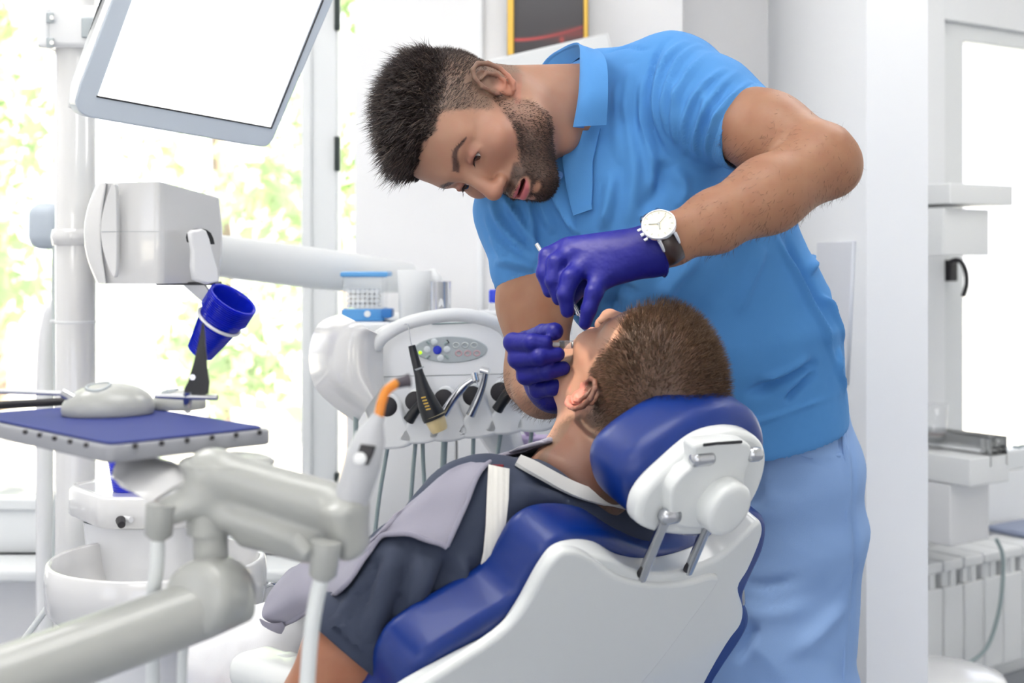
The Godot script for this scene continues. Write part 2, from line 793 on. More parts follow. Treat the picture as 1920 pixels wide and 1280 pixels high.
func make_materials() -> void:
	M.wall = mat(250, 250, 252, 0.7)
	M.wall_right = mat(247, 249, 252, 0.7)
	M.frame = mat(236, 239, 241, 0.35)
	M.ceiling = mat(248, 248, 248, 0.8)
	M.white = mat(232, 233, 235, 0.22, 0.5)
	M.white_soft = mat(236, 238, 239, 0.4)
	M.white_gloss = mat(222, 222, 222, 0.12, 0.9)
	M.cream = mat(172, 174, 170, 0.3, 0.3)
	M.shell = mat(230, 233, 232, 0.3, 0.4)
	M.grey = mat(176, 180, 182, 0.5)
	M.bezel = mat(186, 196, 208, 0.45)
	M.dark = mat(38, 36, 40, 0.5)
	M.black = mat(22, 24, 28, 0.4)
	M.hinge = mat(40, 52, 50, 0.5)
	M.teal = mat(70, 140, 130, 0.3)
	M.steel = mat(196, 198, 202, 0.25, 0.0, 1.0)
	M.steel_bright = mat(225, 226, 230, 0.16, 0.0, 1.0)
	M.gold = mat(214, 176, 84, 0.35, 0.0, 0.7)
	M.blue_pad = mat(2, 44, 124, 0.38, 0.08)
	M.mat_blue = mat(30, 48, 124, 0.7)
	M.tray = mat(150, 152, 158, 0.5)
	M.cup = mat(24, 50, 214, 0.14, 0.7)
	M.cup.transparency = BaseMaterial3D.TRANSPARENCY_DISABLED
	M.cup.backlight_enabled = true
	M.cup.backlight = Color(0.2, 0.3, 1.0)
	M.blue_light = mat(70, 150, 215, 0.35, 0.3)
	M.glass = mat(255, 255, 255, 0.02)
	M.glass.albedo_color.a = 0.04
	M.glass.transparency = BaseMaterial3D.TRANSPARENCY_ALPHA
	M.clear = mat(240, 246, 250, 0.06)
	M.clear.albedo_color.a = 0.16
	M.clear.transparency = BaseMaterial3D.TRANSPARENCY_ALPHA
	M.shield = mat(248, 250, 252, 0.08)
	M.shield.albedo_color.a = 0.45
	M.shield.transparency = BaseMaterial3D.TRANSPARENCY_ALPHA
	M.hose = mat(196, 204, 204, 0.4)
	M.hose_white = mat(222, 226, 226, 0.35)
	M.hose_dark = mat(150, 166, 168, 0.4)
	M.pique = weave_tex(0)
	M.plain = weave_tex(1)
	M.ribbed = weave_tex(2)
	M.shirt = cloth_mat(76, 140, 204, M.pique, 90.0, 0.022, 0.18)
	M.shirt_rib = cloth_mat(84, 146, 206, M.ribbed, 130.0, 0.03, 0.18)
	M.trousers = cloth_mat(136, 170, 220, M.plain, 110.0, 0.018)
	M.tshirt = cloth_mat(54, 62, 82, M.plain, 120.0, 0.02)
	M.tshirt_collar = cloth_mat(206, 206, 204, M.ribbed, 130.0, 0.02)
	M.bib = cloth_mat(152, 150, 164, M.plain, 120.0, 0.014)
	M.bib_seam = cloth_mat(148, 146, 161, M.ribbed, 60.0, 0.02)
	M.strap = cloth_mat(226, 224, 218, M.ribbed, 40.0, 0.05)
	M.whitecloth = cloth_mat(246, 246, 247, M.plain, 100.0, 0.02)
	M.glove = mat(20, 22, 112, 0.5)
	M.glove.metallic_specular = 0.35
	M.glove.heightmap_enabled = true
	M.glove.heightmap_texture = noise_tex(0.02, 256, 3)
	M.glove.heightmap_scale = 0.12
	M.glove.uv1_triplanar = true
	M.glove.uv1_scale = Vector3.ONE * 9.0
	M.skin = vertex_mat(0.5, 0.12)
	M.hair = vertex_mat(0.45)
	M.leather = mat(40, 22, 18, 0.35, 0.3)
	M.amber = mat(240, 160, 60, 0.2, 0.4)
	M.amber.backlight_enabled = true
	M.amber.backlight = Color(0.8, 0.45, 0.1)
	M.panel_grey = mat(176, 184, 188, 0.5)
	M.floor = mat(160, 164, 172, 0.35)
	M.leaf = mat(146, 166, 126, 0.7)
	M.leaf.backlight_enabled = true
	M.leaf.backlight = Color(0.5, 0.6, 0.3)
	M.leaf2 = mat(156, 170, 140, 0.7)
	M.leaf2.backlight_enabled = true
	M.leaf2.backlight = Color(0.5, 0.6, 0.35)
	M.bark = mat(122, 106, 90, 0.9)
	M.paving = mat(160, 158, 152, 0.9)
	M.lamp = mat(255, 255, 255, 0.5)
	M.lamp.emission_enabled = true
	M.lamp.emission = Color(1, 1, 1)
	M.lamp.emission_energy_multiplier = 3.0
	M.screen = mat(250, 250, 250, 0.4)
	M.screen.emission_enabled = true
	M.screen.emission = Color(1, 1, 1)
	M.screen.emission_energy_multiplier = 1.0
	M.led = mat(200, 240, 40, 0.4)
	M.led.emission_enabled = true
	M.led.emission = Color(0.75, 1.0, 0.1)
	M.led.emission_energy_multiplier = 0.8
	M.pink = mat(216, 176, 182, 0.5)
	M.lilac = mat(196, 178, 216, 0.5)


# ------------------------------------------------------------------ the room

func boxes(list: Array) -> ArrayMesh:
	var b := B.new()
	for l in list: b.box(l[0], l[1])
	return b.done()


func build_room() -> void:
	struct(boxes([[Vector3(-2.65, -0.15, -5.6), Vector3(3.4, 0, 2.4)]]), "floor", M.floor)
	struct(boxes([[Vector3(-2.65, 2.68, -5.6), Vector3(3.4, 2.85, 2.4)]]), "ceiling", M.ceiling)
	struct(boxes([[Vector3(-2.65, 0, -3.5), Vector3(-2.3, 2.68, -3.3)], [Vector3(-2.3, 0, -3.5), Vector3(-0.379, 0.53, -3.3)],
		[Vector3(-2.3, 2.38, -3.5), Vector3(-0.379, 2.68, -3.3)], [Vector3(-0.379, 0, -3.5), Vector3(0.411, 2.68, -3.3)]]), "wall_back", M.wall)
	struct(boxes([[Vector3(0.30, 0, -3.8), Vector3(0.411, 2.68, -3.5)], [Vector3(0.411, 0, -3.8), Vector3(0.70, 2.68, -3.6)]]), "wall_recess", M.wall)
	struct(boxes([[Vector3(0.673, 0, -3.85), Vector3(0.79, 2.68, -2.6)]]), "wall_pillar", M.wall_right)
	struct(boxes([[Vector3(3.2, 0, -5.6), Vector3(3.4, 2.68, 2.2)]]), "wall_right", M.wall)
	struct(boxes([[Vector3(-2.65, 0, 2.2), Vector3(-1.6, 2.68, 2.4)], [Vector3(1.4, 0, 2.2), Vector3(3.4, 2.68, 2.4)], [Vector3(-1.6, 0, 2.2), Vector3(1.4, 0.6, 2.4)], [Vector3(-1.6, 2.5, 2.2), Vector3(1.4, 2.68, 2.4)]]), "wall_front", M.wall)
	struct(boxes([[Vector3(-2.65, 0, -3.3), Vector3(-2.45, 2.68, 0.1)], [Vector3(-2.65, 0, 0.1), Vector3(-2.45, 0.5, 1.9)], [Vector3(-2.65, 2.5, 0.1), Vector3(-2.45, 2.68, 1.9)], [Vector3(-2.65, 0, 1.9), Vector3(-2.45, 2.68, 2.2)]]), "wall_left", M.wall)
	# balcony window in the back wall
	var w := Node3D.new()
	w.name = "window_1"
	add_child(w)
	w.set_meta("kind", "structure")
	var b := B.new()
	b.rbox(Vector3(-0.466, 1.45, -3.36), Vector3(0.084, 1.84, 0.07), 0.008)
	b.rbox(Vector3(-2.27, 1.45, -3.36), Vector3(0.08, 1.84, 0.07), 0.008)
	b.rbox(Vector3(-1.37, 2.35, -3.36), Vector3(1.86, 0.07, 0.07), 0.008)
	b.rbox(Vector3(-1.37, 0.58, -3.36), Vector3(1.86, 0.11, 0.07), 0.008)
	put(b.done(), "frame", M.frame, w)
	b = B.new()
	b.rbox(Vector3(-0.498, 1.45, -3.345), Vector3(0.026, 1.74, 0.06), 0.006)
	b.rbox(Vector3(-1.37, 0.648, -3.345), Vector3(1.74, 0.028, 0.06), 0.006)
	put(b.done(), "sash", M.frame, w)
	put(boxes([[Vector3(-0.5145, 0.66, -3.36), Vector3(-0.511, 2.32, -3.35)]]), "gasket", M.teal, w)
	put(boxes([[Vector3(-2.24, 0.64, -3.372), Vector3(-0.51, 2.33, -3.366)]]), "pane", M.glass, w)
	for y in [[-20, 55], [255, 320], [888, 925]]:
		b = B.new()
		var y0 := P(628, y[0], 3.3).y
		var y1 := P(628, y[1], 3.3).y
		b.rbox(Vector3(-0.4235, (y0 + y1) / 2, -3.318), Vector3(0.013, y0 - y1, 0.02), 0.003)
		put(b.done(), "hinge", M.hinge, w)
	b = B.new()
	b.rbox(Vector3(-1.37, 0.515, -3.24), Vector3(1.98, 0.03, 0.2), 0.01)
	struct(b.done(), "window_sill", M.frame)
	# unseen window added in the left wall for side light on the folds
	w = Node3D.new()
	w.name = "added_window_4"
	add_child(w)
	w.set_meta("kind", "structure")
	b = B.new()
	for z in [0.14, 1.0, 1.86]: b.rbox(Vector3(-2.55, 1.5, z), Vector3(0.07, 2.0, 0.08), 0.008)
	for y in [0.54, 2.46]: b.rbox(Vector3(-2.55, y, 1.0), Vector3(0.07, 0.08, 1.8), 0.008)
	put(b.done(), "frame", M.frame, w)
	put(boxes([[Vector3(-2.56, 0.56, 0.16), Vector3(-2.554, 2.44, 1.84)]]), "pane", M.glass, w)
	# unseen window added behind the viewer as frontal fill; glossy plastics mirror it
	w = Node3D.new()
	w.name = "added_window_2"
	add_child(w)
	w.set_meta("kind", "structure")
	b = B.new()
	for x in [-1.56, -0.1, 1.36]: b.rbox(Vector3(x, 1.55, 2.3), Vector3(0.08, 1.9, 0.07), 0.008)
	for y in [0.64, 2.46]: b.rbox(Vector3(-0.1, y, 2.3), Vector3(3.0, 0.08, 0.07), 0.008)
	put(b.done(), "frame", M.frame, w)
	put(boxes([[Vector3(-1.55, 0.65, 2.3), Vector3(1.35, 2.45, 2.306)]]), "pane", M.glass, w)
	# flush joint of the wall lining right of the dentist's head
	b = B.new()
	b.rbox(Vector3(P(901, 0, 3.3).x, 1.34, -3.296), Vector3(0.014, 2.68, 0.016), 0.004)
	struct(b.done(), "trim_1", M.wall_right)
	# added ceiling lamps, unseen above the frame, to fill the room
	for s in [[0.15, -1.05], [-1.15, -2.25], [1.1, -2.55], [-0.9, 0.5]]:
		var t := thing("added_panel_lamp", ["added white square ceiling lamp above the chair", "added white square ceiling lamp by the window", "added white square ceiling lamp by the pillar", "added white square ceiling lamp behind the viewer"][taken.get("added_panel_lamp", 0)], "ceiling lamp", Vector3(s[0], 2.68, s[1]), "added ceiling lamps")
		b = B.new()
		for e in [[Vector3(-0.47, 0, 0), Vector3(0.04, 0.022, 0.98)], [Vector3(0.47, 0, 0), Vector3(0.04, 0.022, 0.98)], [Vector3(0, 0, -0.47), Vector3(0.98, 0.022, 0.04)], [Vector3(0, 0, 0.47), Vector3(0.98, 0.022, 0.04)]]:
			b.rbox(Vector3(s[0], 2.67, s[1]) + e[0], e[1], 0.004, Basis.IDENTITY, false)
		put(b.done(), "frame", M.white_soft, t)
		put(boxes([[Vector3(s[0] - 0.45, 2.664, s[1] - 0.45), Vector3(s[0] + 0.45, 2.68, s[1] + 0.45)]]), "diffuser", M.lamp, t)


func build_outside() -> void:
	struct(boxes([[Vector3(-40, -0.8, -60), Vector3(40, -0.6, 30)]]), "ground_outside", M.paving)
	var spots := [[-1.2, -9.0, 4.8, 1.25], [-4.1, -9.6, 5.4, 1.35], [-7.0, -11.0, 6.0, 1.4], [-3.0, -14.0, 6.4, 1.6], [-6.2, -16.5, 7.6, 1.8], [-10.2, -12.0, 6.0, 1.4], [0.8, -13.6, 5.6, 1.4]]
	var words := ["small pale garden tree nearest the balcony window", "pale leafy garden tree behind the thick white pole", "broad pale garden tree at the window's left edge", "tall pale garden tree further back behind the cups", "tallest pale garden tree at the back of the garden", "leafy garden tree outside left of the window", "garden tree outside right of the window frame"]
	for k in spots.size():
		var s: Array = spots[k]
		var base := Vector3(s[0], -0.6, s[1])
		var t := thing("garden_tree", words[k], "tree", base, "trees outside the window")
		var b := B.new()
		b.tube([base, base + Vector3(0.05, s[2] * 0.3, 0), base + Vector3(-0.04, s[2] * 0.6, 0.05)], [0.13, 0.1, 0.05], 8)
		put(b.done(), "trunk", M.bark, t)
		var st := SurfaceTool.new()
		st.begin(Mesh.PRIMITIVE_TRIANGLES)
		var r := RandomNumberGenerator.new()
		r.seed = 40 + k
		var lumps := []
		for i in 14:
			var a := r.randf() * TAU
			var y: float = lerpf(0.12, 1.0, r.randf())
			lumps.append([base + Vector3(cos(a) * s[3] * 0.6 * (1.1 - y * 0.6), s[2] * y, sin(a) * s[3] * 0.6), s[3] * r.randf_range(0.28, 0.45)])
		for i in 1900:
			var l: Array = lumps[r.randi() % lumps.size()]
			var dir := Vector3(r.randfn(), r.randfn(), r.randfn()).normalized()
			var c: Vector3 = l[0] + dir * l[1] * pow(r.randf(), 0.4)
			var u := Vector3(r.randfn(), r.randfn(), r.randfn()).normalized()
			var w := dir.cross(u).normalized()
			var len := r.randf_range(0.06, 0.12)
			st.set_smooth_group(-1)
			for p in [c - u * len, c + w * len * 0.45, c + u * len, c - u * len, c + u * len, c - w * len * 0.45]: st.add_vertex(p)
		st.generate_normals()
		var f := put(st.commit(), "foliage", M.leaf if k % 2 else M.leaf2, t)
		f.set_meta("kind", "stuff")


# ------------------------------------------------------------------ things on and before the back wall

func build_back_furniture() -> void:
	# picture high on the wall
	var z := -3.26
	var t := thing("framed_picture", "dark picture with a red light trail and gold edges high on the wall", "picture", P(1028, 50, 3.28))
	var b := B.new()
	b.rbox((P(952, -40, 3.25) + P(1103, 104, 3.25)) / 2, Vector3(P(1103, 0, 3.25).x - P(952, 0, 3.25).x, P(0, -40, 3.25).y - P(0, 104, 3.25).y, 0.03), 0.003)
	put(b.done(), "canvas", M.dark, t)
	var im := Image.create(256, 256, false, Image.FORMAT_RGB8)
	for y in 256:
		for x in 256:
			var u := x / 256.0
			var v := y / 256.0
			var c := Color(0.33, 0.33, 0.35).lerp(Color(0.22, 0.2, 0.22), v)
			var arc := 0.80 - 0.22 * pow(maxf(u - 0.1, 0.0), 1.7)
			c = c.lerp(Color(0.86, 0.30, 0.30), clampf(1.2 - absf(v - arc) / 0.03, 0.0, 1.0) * (1.0 - 0.45 * u))
			c = c.lerp(Color(0.62, 0.24, 0.24), 0.7 * clampf(1.0 - absf(v - 0.85 + 0.15 * u) / 0.12, 0.0, 1.0) * smoothstep(0.25, 0.9, u))
			c = c.lerp(Color(0.8, 0.3, 0.28), clampf(1.0 - Vector2(u - 0.68, (v - 0.8) * 0.8).length() / 0.05, 0.0, 1.0))
			im.set_pixel(x, y, c)
	var pm := mat(255, 255, 255, 0.35)
	pm.albedo_texture = ImageTexture.create_from_image(im)
	var q := QuadMesh.new()
	var a0 := P(958, -40, 3.233)
	var a1 := P(1098, 103, 3.233)
	q.size = Vector2(a1.x - a0.x, a0.y - a1.y)
	var pr := put(q, "print", pm, t)
	pr.position += (a0 + a1) / 2
	for x in [[951, 964], [1094, 1103]]:
		b = B.new()
		b.rbox((P(x[0], -40, 3.228) + P(x[1], 104, 3.228)) / 2, Vector3((x[1] - x[0]) / FPX * 3.228, P(0, -40, 3.228).y - P(0, 104, 3.228).y, 0.012), 0.003)
		put(b.done(), "edge", M.gold, t)
	# white sloping board below it
	b = B.new()
	var n := Vector3(0, 0, 1)
	var poly := outline([[846, 128], [1140, 60], [1160, 150], [850, 205]], P(1000, 100, 3.1), n, 1)
	b.slab(poly, n, 0.199, 0.006, 0.006, 2)
	tag(put(b.done(), "sloping_white_board", M.white_soft), "plain white board sloping upward beneath the dark picture", "board")
	# low cabinet whose top carries the boxes
	t = thing("white_side_cabinet", "white cabinet with a flat top behind the instrument unit", "cabinet", Vector3(-0.15, 0, -2.95))
	var top := P(800, 604, 2.72).y
	b = B.new()
	b.rbox(Vector3(-0.11, top - 0.012, -2.95), Vector3(0.46, 0.024, 0.5), 0.006)
	put(b.done(), "top", M.white_soft, t)
	b = B.new()
	b.rbox(Vector3(-0.11, (top - 0.03) / 2, -2.96), Vector3(0.44, top - 0.03, 0.46), 0.006)
	put(b.done(), "body", M.white, t)
	for k in 2:
		b = B.new()
		b.rbox(Vector3(-0.22 + 0.22 * k, (top - 0.1) / 2, -2.722), Vector3(0.216, top - 0.12, 0.018), 0.004)
		put(b.done(), "door", M.white, t)
	# clear box with blue lid and base
	var d := 2.76
	t = thing("cotton_dispenser_box", "clear box of white cotton rolls with blue lid and base", "box", P(688, 604, d))
	var x0 := P(641, 0, d).x
	var x1 := P(722, 0, d).x
	var yb := top
	var y1 := P(0, 579, d).y
	var y2 := P(0, 518, d).y
	b = B.new()
	b.rbox(Vector3((x0 + x1) / 2, (yb + y1) / 2, -d - 0.04), Vector3(x1 - x0, y1 - yb, 0.1), 0.004)
	put(b.done(), "base", M.blue_light, t)
	b = B.new()
	b.rbox(Vector3(P(727, 0, d).x, y1 - 0.008, -d + 0.0), Vector3(0.022, 0.018, 0.06), 0.004)
	put(b.done(), "spout", mat(40, 116, 190, 0.35), t)
	b = B.new()
	b.tube([Vector3(P(690, 0, d).x, (yb + y1) / 2 + 0.003, -d + 0.008), Vector3(P(690, 0, d).x, (yb + y1) / 2 + 0.003, -d + 0.014)], [0.0065], 14)
	put(b.done(), "knob", M.white_soft, t)
	b = B.new()
	b.rbox(Vector3((x0 + x1) / 2, (y1 + y2) / 2, -d - 0.04), Vector3(x1 - x0 - 0.004, y2 - y1, 0.096), 0.004)
	put(b.done(), "clear_body", M.clear, t)
	b = B.new()
	b.rbox(Vector3((x0 + x1) / 2 + 0.002, y2 + 0.004, -d - 0.04), Vector3(x1 - x0 + 0.008, 0.01, 0.106), 0.003)
	put(b.done(), "lid", mat(96, 168, 228, 0.35), t)
	b = B.new()
	for i in 7:
		for j in 4:
			var c := Vector3(x0 + 0.012 + 0.0095 * i, y1 + 0.006 + 0.0095 * j, -d - 0.04)
			b.tube([c + Vector3(0, 0, -0.03), c + Vector3(0, 0, 0.03)], [0.0046], 8)
	var cr := put(b.done(), "cotton_rolls", mat(250, 250, 248, 0.95), t)
	cr.set_meta("kind", "stuff")
	# tall white beaker
	d = 2.74
	b = B.new()
	var cx := P(777, 0, d).x
	var yt := P(0, 506, d).y
	b.lathe([Vector2(0.0, 0.0), Vector2(0.026, 0.0), Vector2(0.030, 0.004), Vector2(0.0345, yt - top - 0.002), Vector2(0.0335, yt - top), Vector2(0.031, yt - top - 0.004), Vector2(0.027, 0.006), Vector2(0.0, 0.005)], Vector3(cx, top, -d), Vector3.UP, 32)
	tag(put(b.done(), "white_beaker", M.white_soft), "plain white beaker between the clear box and the steel pot", "beaker")
	b = B.new()
	b.lathe([Vector2(0.0, 0.0), Vector2(0.016, 0.0), Vector2(0.021, 0.02), Vector2(0.018, 0.045), Vector2(0.006, 0.06), Vector2(0.0, 0.061)], Vector3(P(812, 0, 2.78).x, P(0, 560, 2.78).y, -2.78), Vector3.UP, 20)
	tag(put(b.done(), "white_bottle", M.white_soft), "round white bottle tucked behind the steel pot", "bottle")
	# steel pot with tooth emblem
	t = thing("steel_pot", "small polished steel pot with a white tooth emblem", "pot", P(826, 604, 2.7))
	cx = P(826, 0, 2.7).x
	yt = P(0, 527, 2.7).y
	b = B.new()
	b.lathe([Vector2(0.0, 0.0), Vector2(0.020, 0.0), Vector2(0.0205, 0.002), Vector2(0.0215, yt - top - 0.001), Vector2(0.0222, yt - top), Vector2(0.020, yt - top - 0.001), Vector2(0.0188, 0.004), Vector2(0.0, 0.004)], Vector3(cx, top, -2.7), Vector3.UP, 32)
	put(b.done(), "pot", M.steel_bright, t)
	b = B.new()
	b.slab(outline([[822, 576], [822, 568], [825, 561], [828, 560], [831, 564], [833, 576], [830, 576], [828, 570], [826, 576]], P(827, 566, 2.6775), n, 1), n, 0.002, 0.0004, 0.0004, 1)
	put(b.done(), "tooth_emblem", M.white_soft, t)
	# rack with a blue-capped bottle
	d = 2.75
	b = B.new()
	var ys := P(0, 588, d).y
	b.rbox(Vector3(P(925, 0, d).x, (ys + top) / 2 + 0.002, -d), Vector3(0.055, ys - top, 0.07), 0.006)
	b.rbox(Vector3(P(925, 0, d).x, ys + 0.002, -d), Vector3(0.062, 0.01, 0.08), 0.004)
	tag(put(b.done(), "white_bottle_stand", M.white_soft), "small white stand under the blue capped bottle", "stand")
	t = thing("blue_capped_bottle", "small clear bottle with a bright blue cap on white stand", "bottle", Vector3(P(927, 0, d).x, ys + 0.007, -d))
	b = B.new()
	b.lathe([Vector2(0.0, 0.0), Vector2(0.011, 0.0), Vector2(0.012, 0.003), Vector2(0.012, 0.014), Vector2(0.009, 0.018), Vector2(0.0, 0.018)], Vector3(P(927, 0, d).x, ys + 0.007, -d), Vector3.UP, 20)
	put(b.done(), "glass_body", M.clear, t)
	b = B.new()
	b.lathe([Vector2(0.0, 0.015), Vector2(0.0105, 0.015), Vector2(0.0115, 0.018), Vector2(0.0115, 0.038), Vector2(0.0095, 0.042), Vector2(0.0, 0.042)], Vector3(P(927, 0, d).x, ys + 0.007, -d), Vector3.UP, 20)
	put(b.done(), "cap", mat(40, 70, 220, 0.3, 0.3), t)
	# pale panel on the recess side wall
	b = B.new()
	var o := Vector3(0.665, 0, 0)
	var pn := Vector3(-1, 0, 0)
	b.slab(outline([[1531, 455], [1598, 452], [1585, 720], [1531, 700]], o, pn, 1), pn, 0.008, 0.002, 0.001, 2)
	tag(put(b.done(), "wall_notice_sheet", mat(226, 229, 236, 0.5)), "blank pale grey sheet on the wall behind the dentist's back", "sheet")


func build_right_room() -> void:
	var O := Vector3(1.313, 0, -4.0)
	var e := Vector3(0.817, 0, -0.577).normalized()
	var n := Vector3(0.577, 0, 0.817).normalized()
	var bs := Basis(e, Vector3.UP, n)
	var bx := func(b: B, s0: float, s1: float, y0: float, y1: float, n0: float, n1: float, r: float) -> void:
		b.rbox(O + e * (s0 + s1) / 2 + Vector3.UP * (y0 + y1) / 2 + n * (n0 + n1) / 2, Vector3(s1 - s0, y1 - y0, n1 - n0), r, bs)
	var sof := func(px: float, off: float) -> float:
		return (on_plane(px, 500, O + n * off, n) - O).dot(e)
	var yof := func(px: float, py: float, off: float) -> float:
		return on_plane(px, py, O + n * off, n).y
	var b := B.new()
	# the oblique outer wall round its window
	var wl: float = sof.call(1772, 0.0)
	var wt: float = yof.call(1803, 40, 0.0)
	var wb: float = yof.call(1803, 898, 0.0)
	for l in [[-0.64, wl, 0.0, 2.68], [wl, 2.9, 0.0, wb], [wl, 2.9, wt, 2.68]]: bx.call(b, l[0], l[1], l[2], l[3], -0.2, 0.0, 0.001)
	struct(b.done(), "wall_oblique", M.wall_right)
	var w := Node3D.new()
	w.name = "window_3"
	add_child(w)
	w.set_meta("kind", "structure")
	b = B.new()
	var gl: float = sof.call(1803, -0.03)
	var gt: float = yof.call(1803, 78, -0.03)
	bx.call(b, wl, gl, wb, wt, -0.09, -0.02, 0.008)
	bx.call(b, wl, 2.9, gt, wt, -0.09, -0.02, 0.008)
	bx.call(b, wl, 2.9, wb, wb + 0.06, -0.09, -0.02, 0.008)
	put(b.done(), "frame", M.frame, w)
	b = B.new()
	bx.call(b, gl, 2.85, wb + 0.05, gt, -0.06, -0.055, 0.001)
	put(b.done(), "pane", M.glass, w)
	# dark window handle
	b = B.new()
	bx.call(b, sof.call(1775, 0.0), sof.call(1790, 0.0), yof.call(1782, 527, 0.0), yof.call(1782, 487, 0.0), -0.02, 0.012, 0.004)
	put(b.done(), "handle_plate", M.dark, w)
	b = B.new()
	var hp := []
	for q in [[1783, 492, 0.01], [1792, 487, 0.04], [1803, 492, 0.05], [1811, 510, 0.05], [1812, 535, 0.05], [1806, 555, 0.05]]:
		hp.append(on_plane(q[0], q[1], O + n * q[2], n))
	b.tube(Array(smooth_path(hp, 5)), [0.008, 0.009, 0.009, 0.007], 10)
	put(b.done(), "handle", M.dark, w)
	# boards that reach in from behind the pillar
	var board := func(called: String, label: String, px1: float, py0: float, py1: float, off: float, deep: float) -> void:
		var bb := B.new()
		bx.call(bb, -0.45, sof.call(px1, off), yof.call(px1, py1, off), yof.call(px1, py0, off), off - deep, off, 0.004)
		tag(put(bb.done(), called, M.white_soft), label, "shelf" if called == "wall_shelf" else called.get_slice("_", 2))
	board.call("wall_shelf", "thick white wall shelf end before the bright right window", 1900, 348, 386, 0.3, 0.26)
	board.call("white_wall_box", "white box unit hanging right under the thick wall shelf", 1855, 393, 479, 0.28, 0.22)
	var cy: float = yof.call(1893, 850, 0.36)
	b = B.new()
	bx.call(b, -0.45, sof.call(1893, 0.36), yof.call(1893, 902, 0.36), cy, 0.02, 0.36, 0.004)
	tag(put(b.done(), "white_worktop", M.white_soft), "thick white worktop carrying the tablet and glass by the right window", "worktop")
	b = B.new()
	bx.call(b, -0.45, sof.call(1855, 0.3), yof.call(1855, 1010, 0.3), yof.call(1893, 902, 0.36) - 0.002, 0.02, 0.30, 0.004)
	tag(put(b.done(), "white_under_cabinet", M.white), "plain white cabinet box beneath the thick worktop", "cabinet")
	# slim tablet on the worktop
	var t := thing("white_laptop", "slim closed white laptop lying on the worktop", "laptop", O + n * 0.22 + Vector3.UP * cy)
	b = B.new()
	bx.call(b, -0.3, sof.call(1838, 0.33), cy + 0.006, cy + 0.014, 0.08, 0.33, 0.004)
	put(b.done(), "base", M.white_soft, t)
	b = B.new()
	bx.call(b, -0.3, sof.call(1858, 0.34), cy + 0.016, cy + 0.026, 0.06, 0.34, 0.005)
	put(b.done(), "lid", M.white_soft, t)
	for s in [0.03, 0.06]:
		b = B.new()
		bx.call(b, s - 0.22, s - 0.205, cy, cy + 0.007, 0.30, 0.32, 0.002)
		put(b.done(), "foot", M.hose_dark, t)
	# drinking glass with a brown rest
	var gp := on_plane(1753, 800, O + n * 0.2, n)
	gp.y = cy + 0.027
	t = thing("drinking_glass", "clear drinking glass with a brown rest in it", "glass", gp)
	b = B.new()
	b.lathe([Vector2(0.0, 0.0), Vector2(0.027, 0.0), Vector2(0.029, 0.004), Vector2(0.034, 0.092), Vector2(0.0325, 0.092), Vector2(0.027, 0.01), Vector2(0.0, 0.008)], gp, Vector3.UP, 24)
	put(b.done(), "glass_body", M.clear, t)
	b = B.new()
	b.lathe([Vector2(0.0, 0.011), Vector2(0.0266, 0.011), Vector2(0.0268, 0.016), Vector2(0.0, 0.016)], gp, Vector3.UP, 24)
	put(b.done(), "coffee_rest", mat(96, 52, 24, 0.3), t)
	# ribbed radiator under the window, one child per section
	t = thing("radiator", "white ribbed radiator under the right window", "radiator", O + n * 0.12 + Vector3.UP * 0.1)
	var yt2: float = yof.call(1810, 1040, 0.18)
	var pitch: float = (sof.call(1883, 0.2) - sof.call(1770, 0.2)) / 3.0
	var s0: float = sof.call(1770, 0.2) - pitch * 2
	for k in 8:
		b = B.new()
		var a := s0 + pitch * k
		bx.call(b, a + 0.003, a + pitch - 0.003, 0.12, yt2 - 0.07, 0.185, 0.2, 0.006)
		bx.call(b, a + 0.012, a + pitch - 0.012, 0.12, yt2 - 0.005, 0.07, 0.186, 0.008)
		bx.call(b, a + 0.003, a + pitch - 0.003, yt2 - 0.03, yt2, 0.05, 0.2, 0.008)
		bx.call(b, a + pitch * 0.42, a + pitch * 0.58, yt2 - 0.075, yt2 - 0.02, 0.18, 0.196, 0.004)
		put(b.done(), "radiator_section", M.white_soft, t)
	b = B.new()
	for z in [0.2, yt2 - 0.06]: bx.call(b, s0, s0 + pitch * 8, z - 0.015, z + 0.015, 0.1, 0.13, 0.01)
	put(b.done(), "header_pipe", M.white_soft, t)
	# cable hanging across the radiator
	var cp := []
	for q in [[1868, 1010, 0.22], [1880, 1040, 0.23], [1880, 1090, 0.235], [1872, 1150, 0.235], [1852, 1210, 0.24], [1820, 1240, 0.26], [1780, 1248, 0.3]]: cp.append(on_plane(q[0], q[1], O + n * q[2], n))
	b = B.new()
	b.tube(Array(smooth_path(cp, 6)), [0.0055], 8)
	tag(put(b.done(), "grey_cable", M.hose_dark), "thin grey cable looping down in front of the radiator", "cable")
	# folded cloth on the sill
	b = B.new()
	bx.call(b, sof.call(1895, 0.1), sof.call(1895, 0.1) + 0.18, yt2, yt2 + 0.02, 0.02, 0.16, 0.009)
	tag(put(b.done(), "grey_blue_folder", mat(150, 160, 186, 0.6)), "grey blue folder lying on the radiator's far end", "folder")
	# round white seat edge in the lower corner
	var sp := on_plane(1765, 1258, O + n * 0.55, n)
	t = thing("round_stool", "round white stool seat partly hidden behind the pillar", "stool", Vector3(sp.x, 0, sp.z))
	b = B.new()
	var sy := sp.y + 0.01
	b.lathe([Vector2(0.0, sy), Vector2(0.10, sy - 0.004), Vector2(0.135, sy - 0.016), Vector2(0.145, sy - 0.034), Vector2(0.12, sy - 0.05), Vector2(0.0, sy - 0.05)], Vector3(sp.x, 0, sp.z), Vector3.UP, 32)
	put(b.done(), "seat", M.white, t)
	b = B.new()
	b.lathe([Vector2(0.025, 0.03), Vector2(0.025, maxf(sy - 0.05, 0.05))], Vector3(sp.x, 0, sp.z), Vector3.UP, 16)
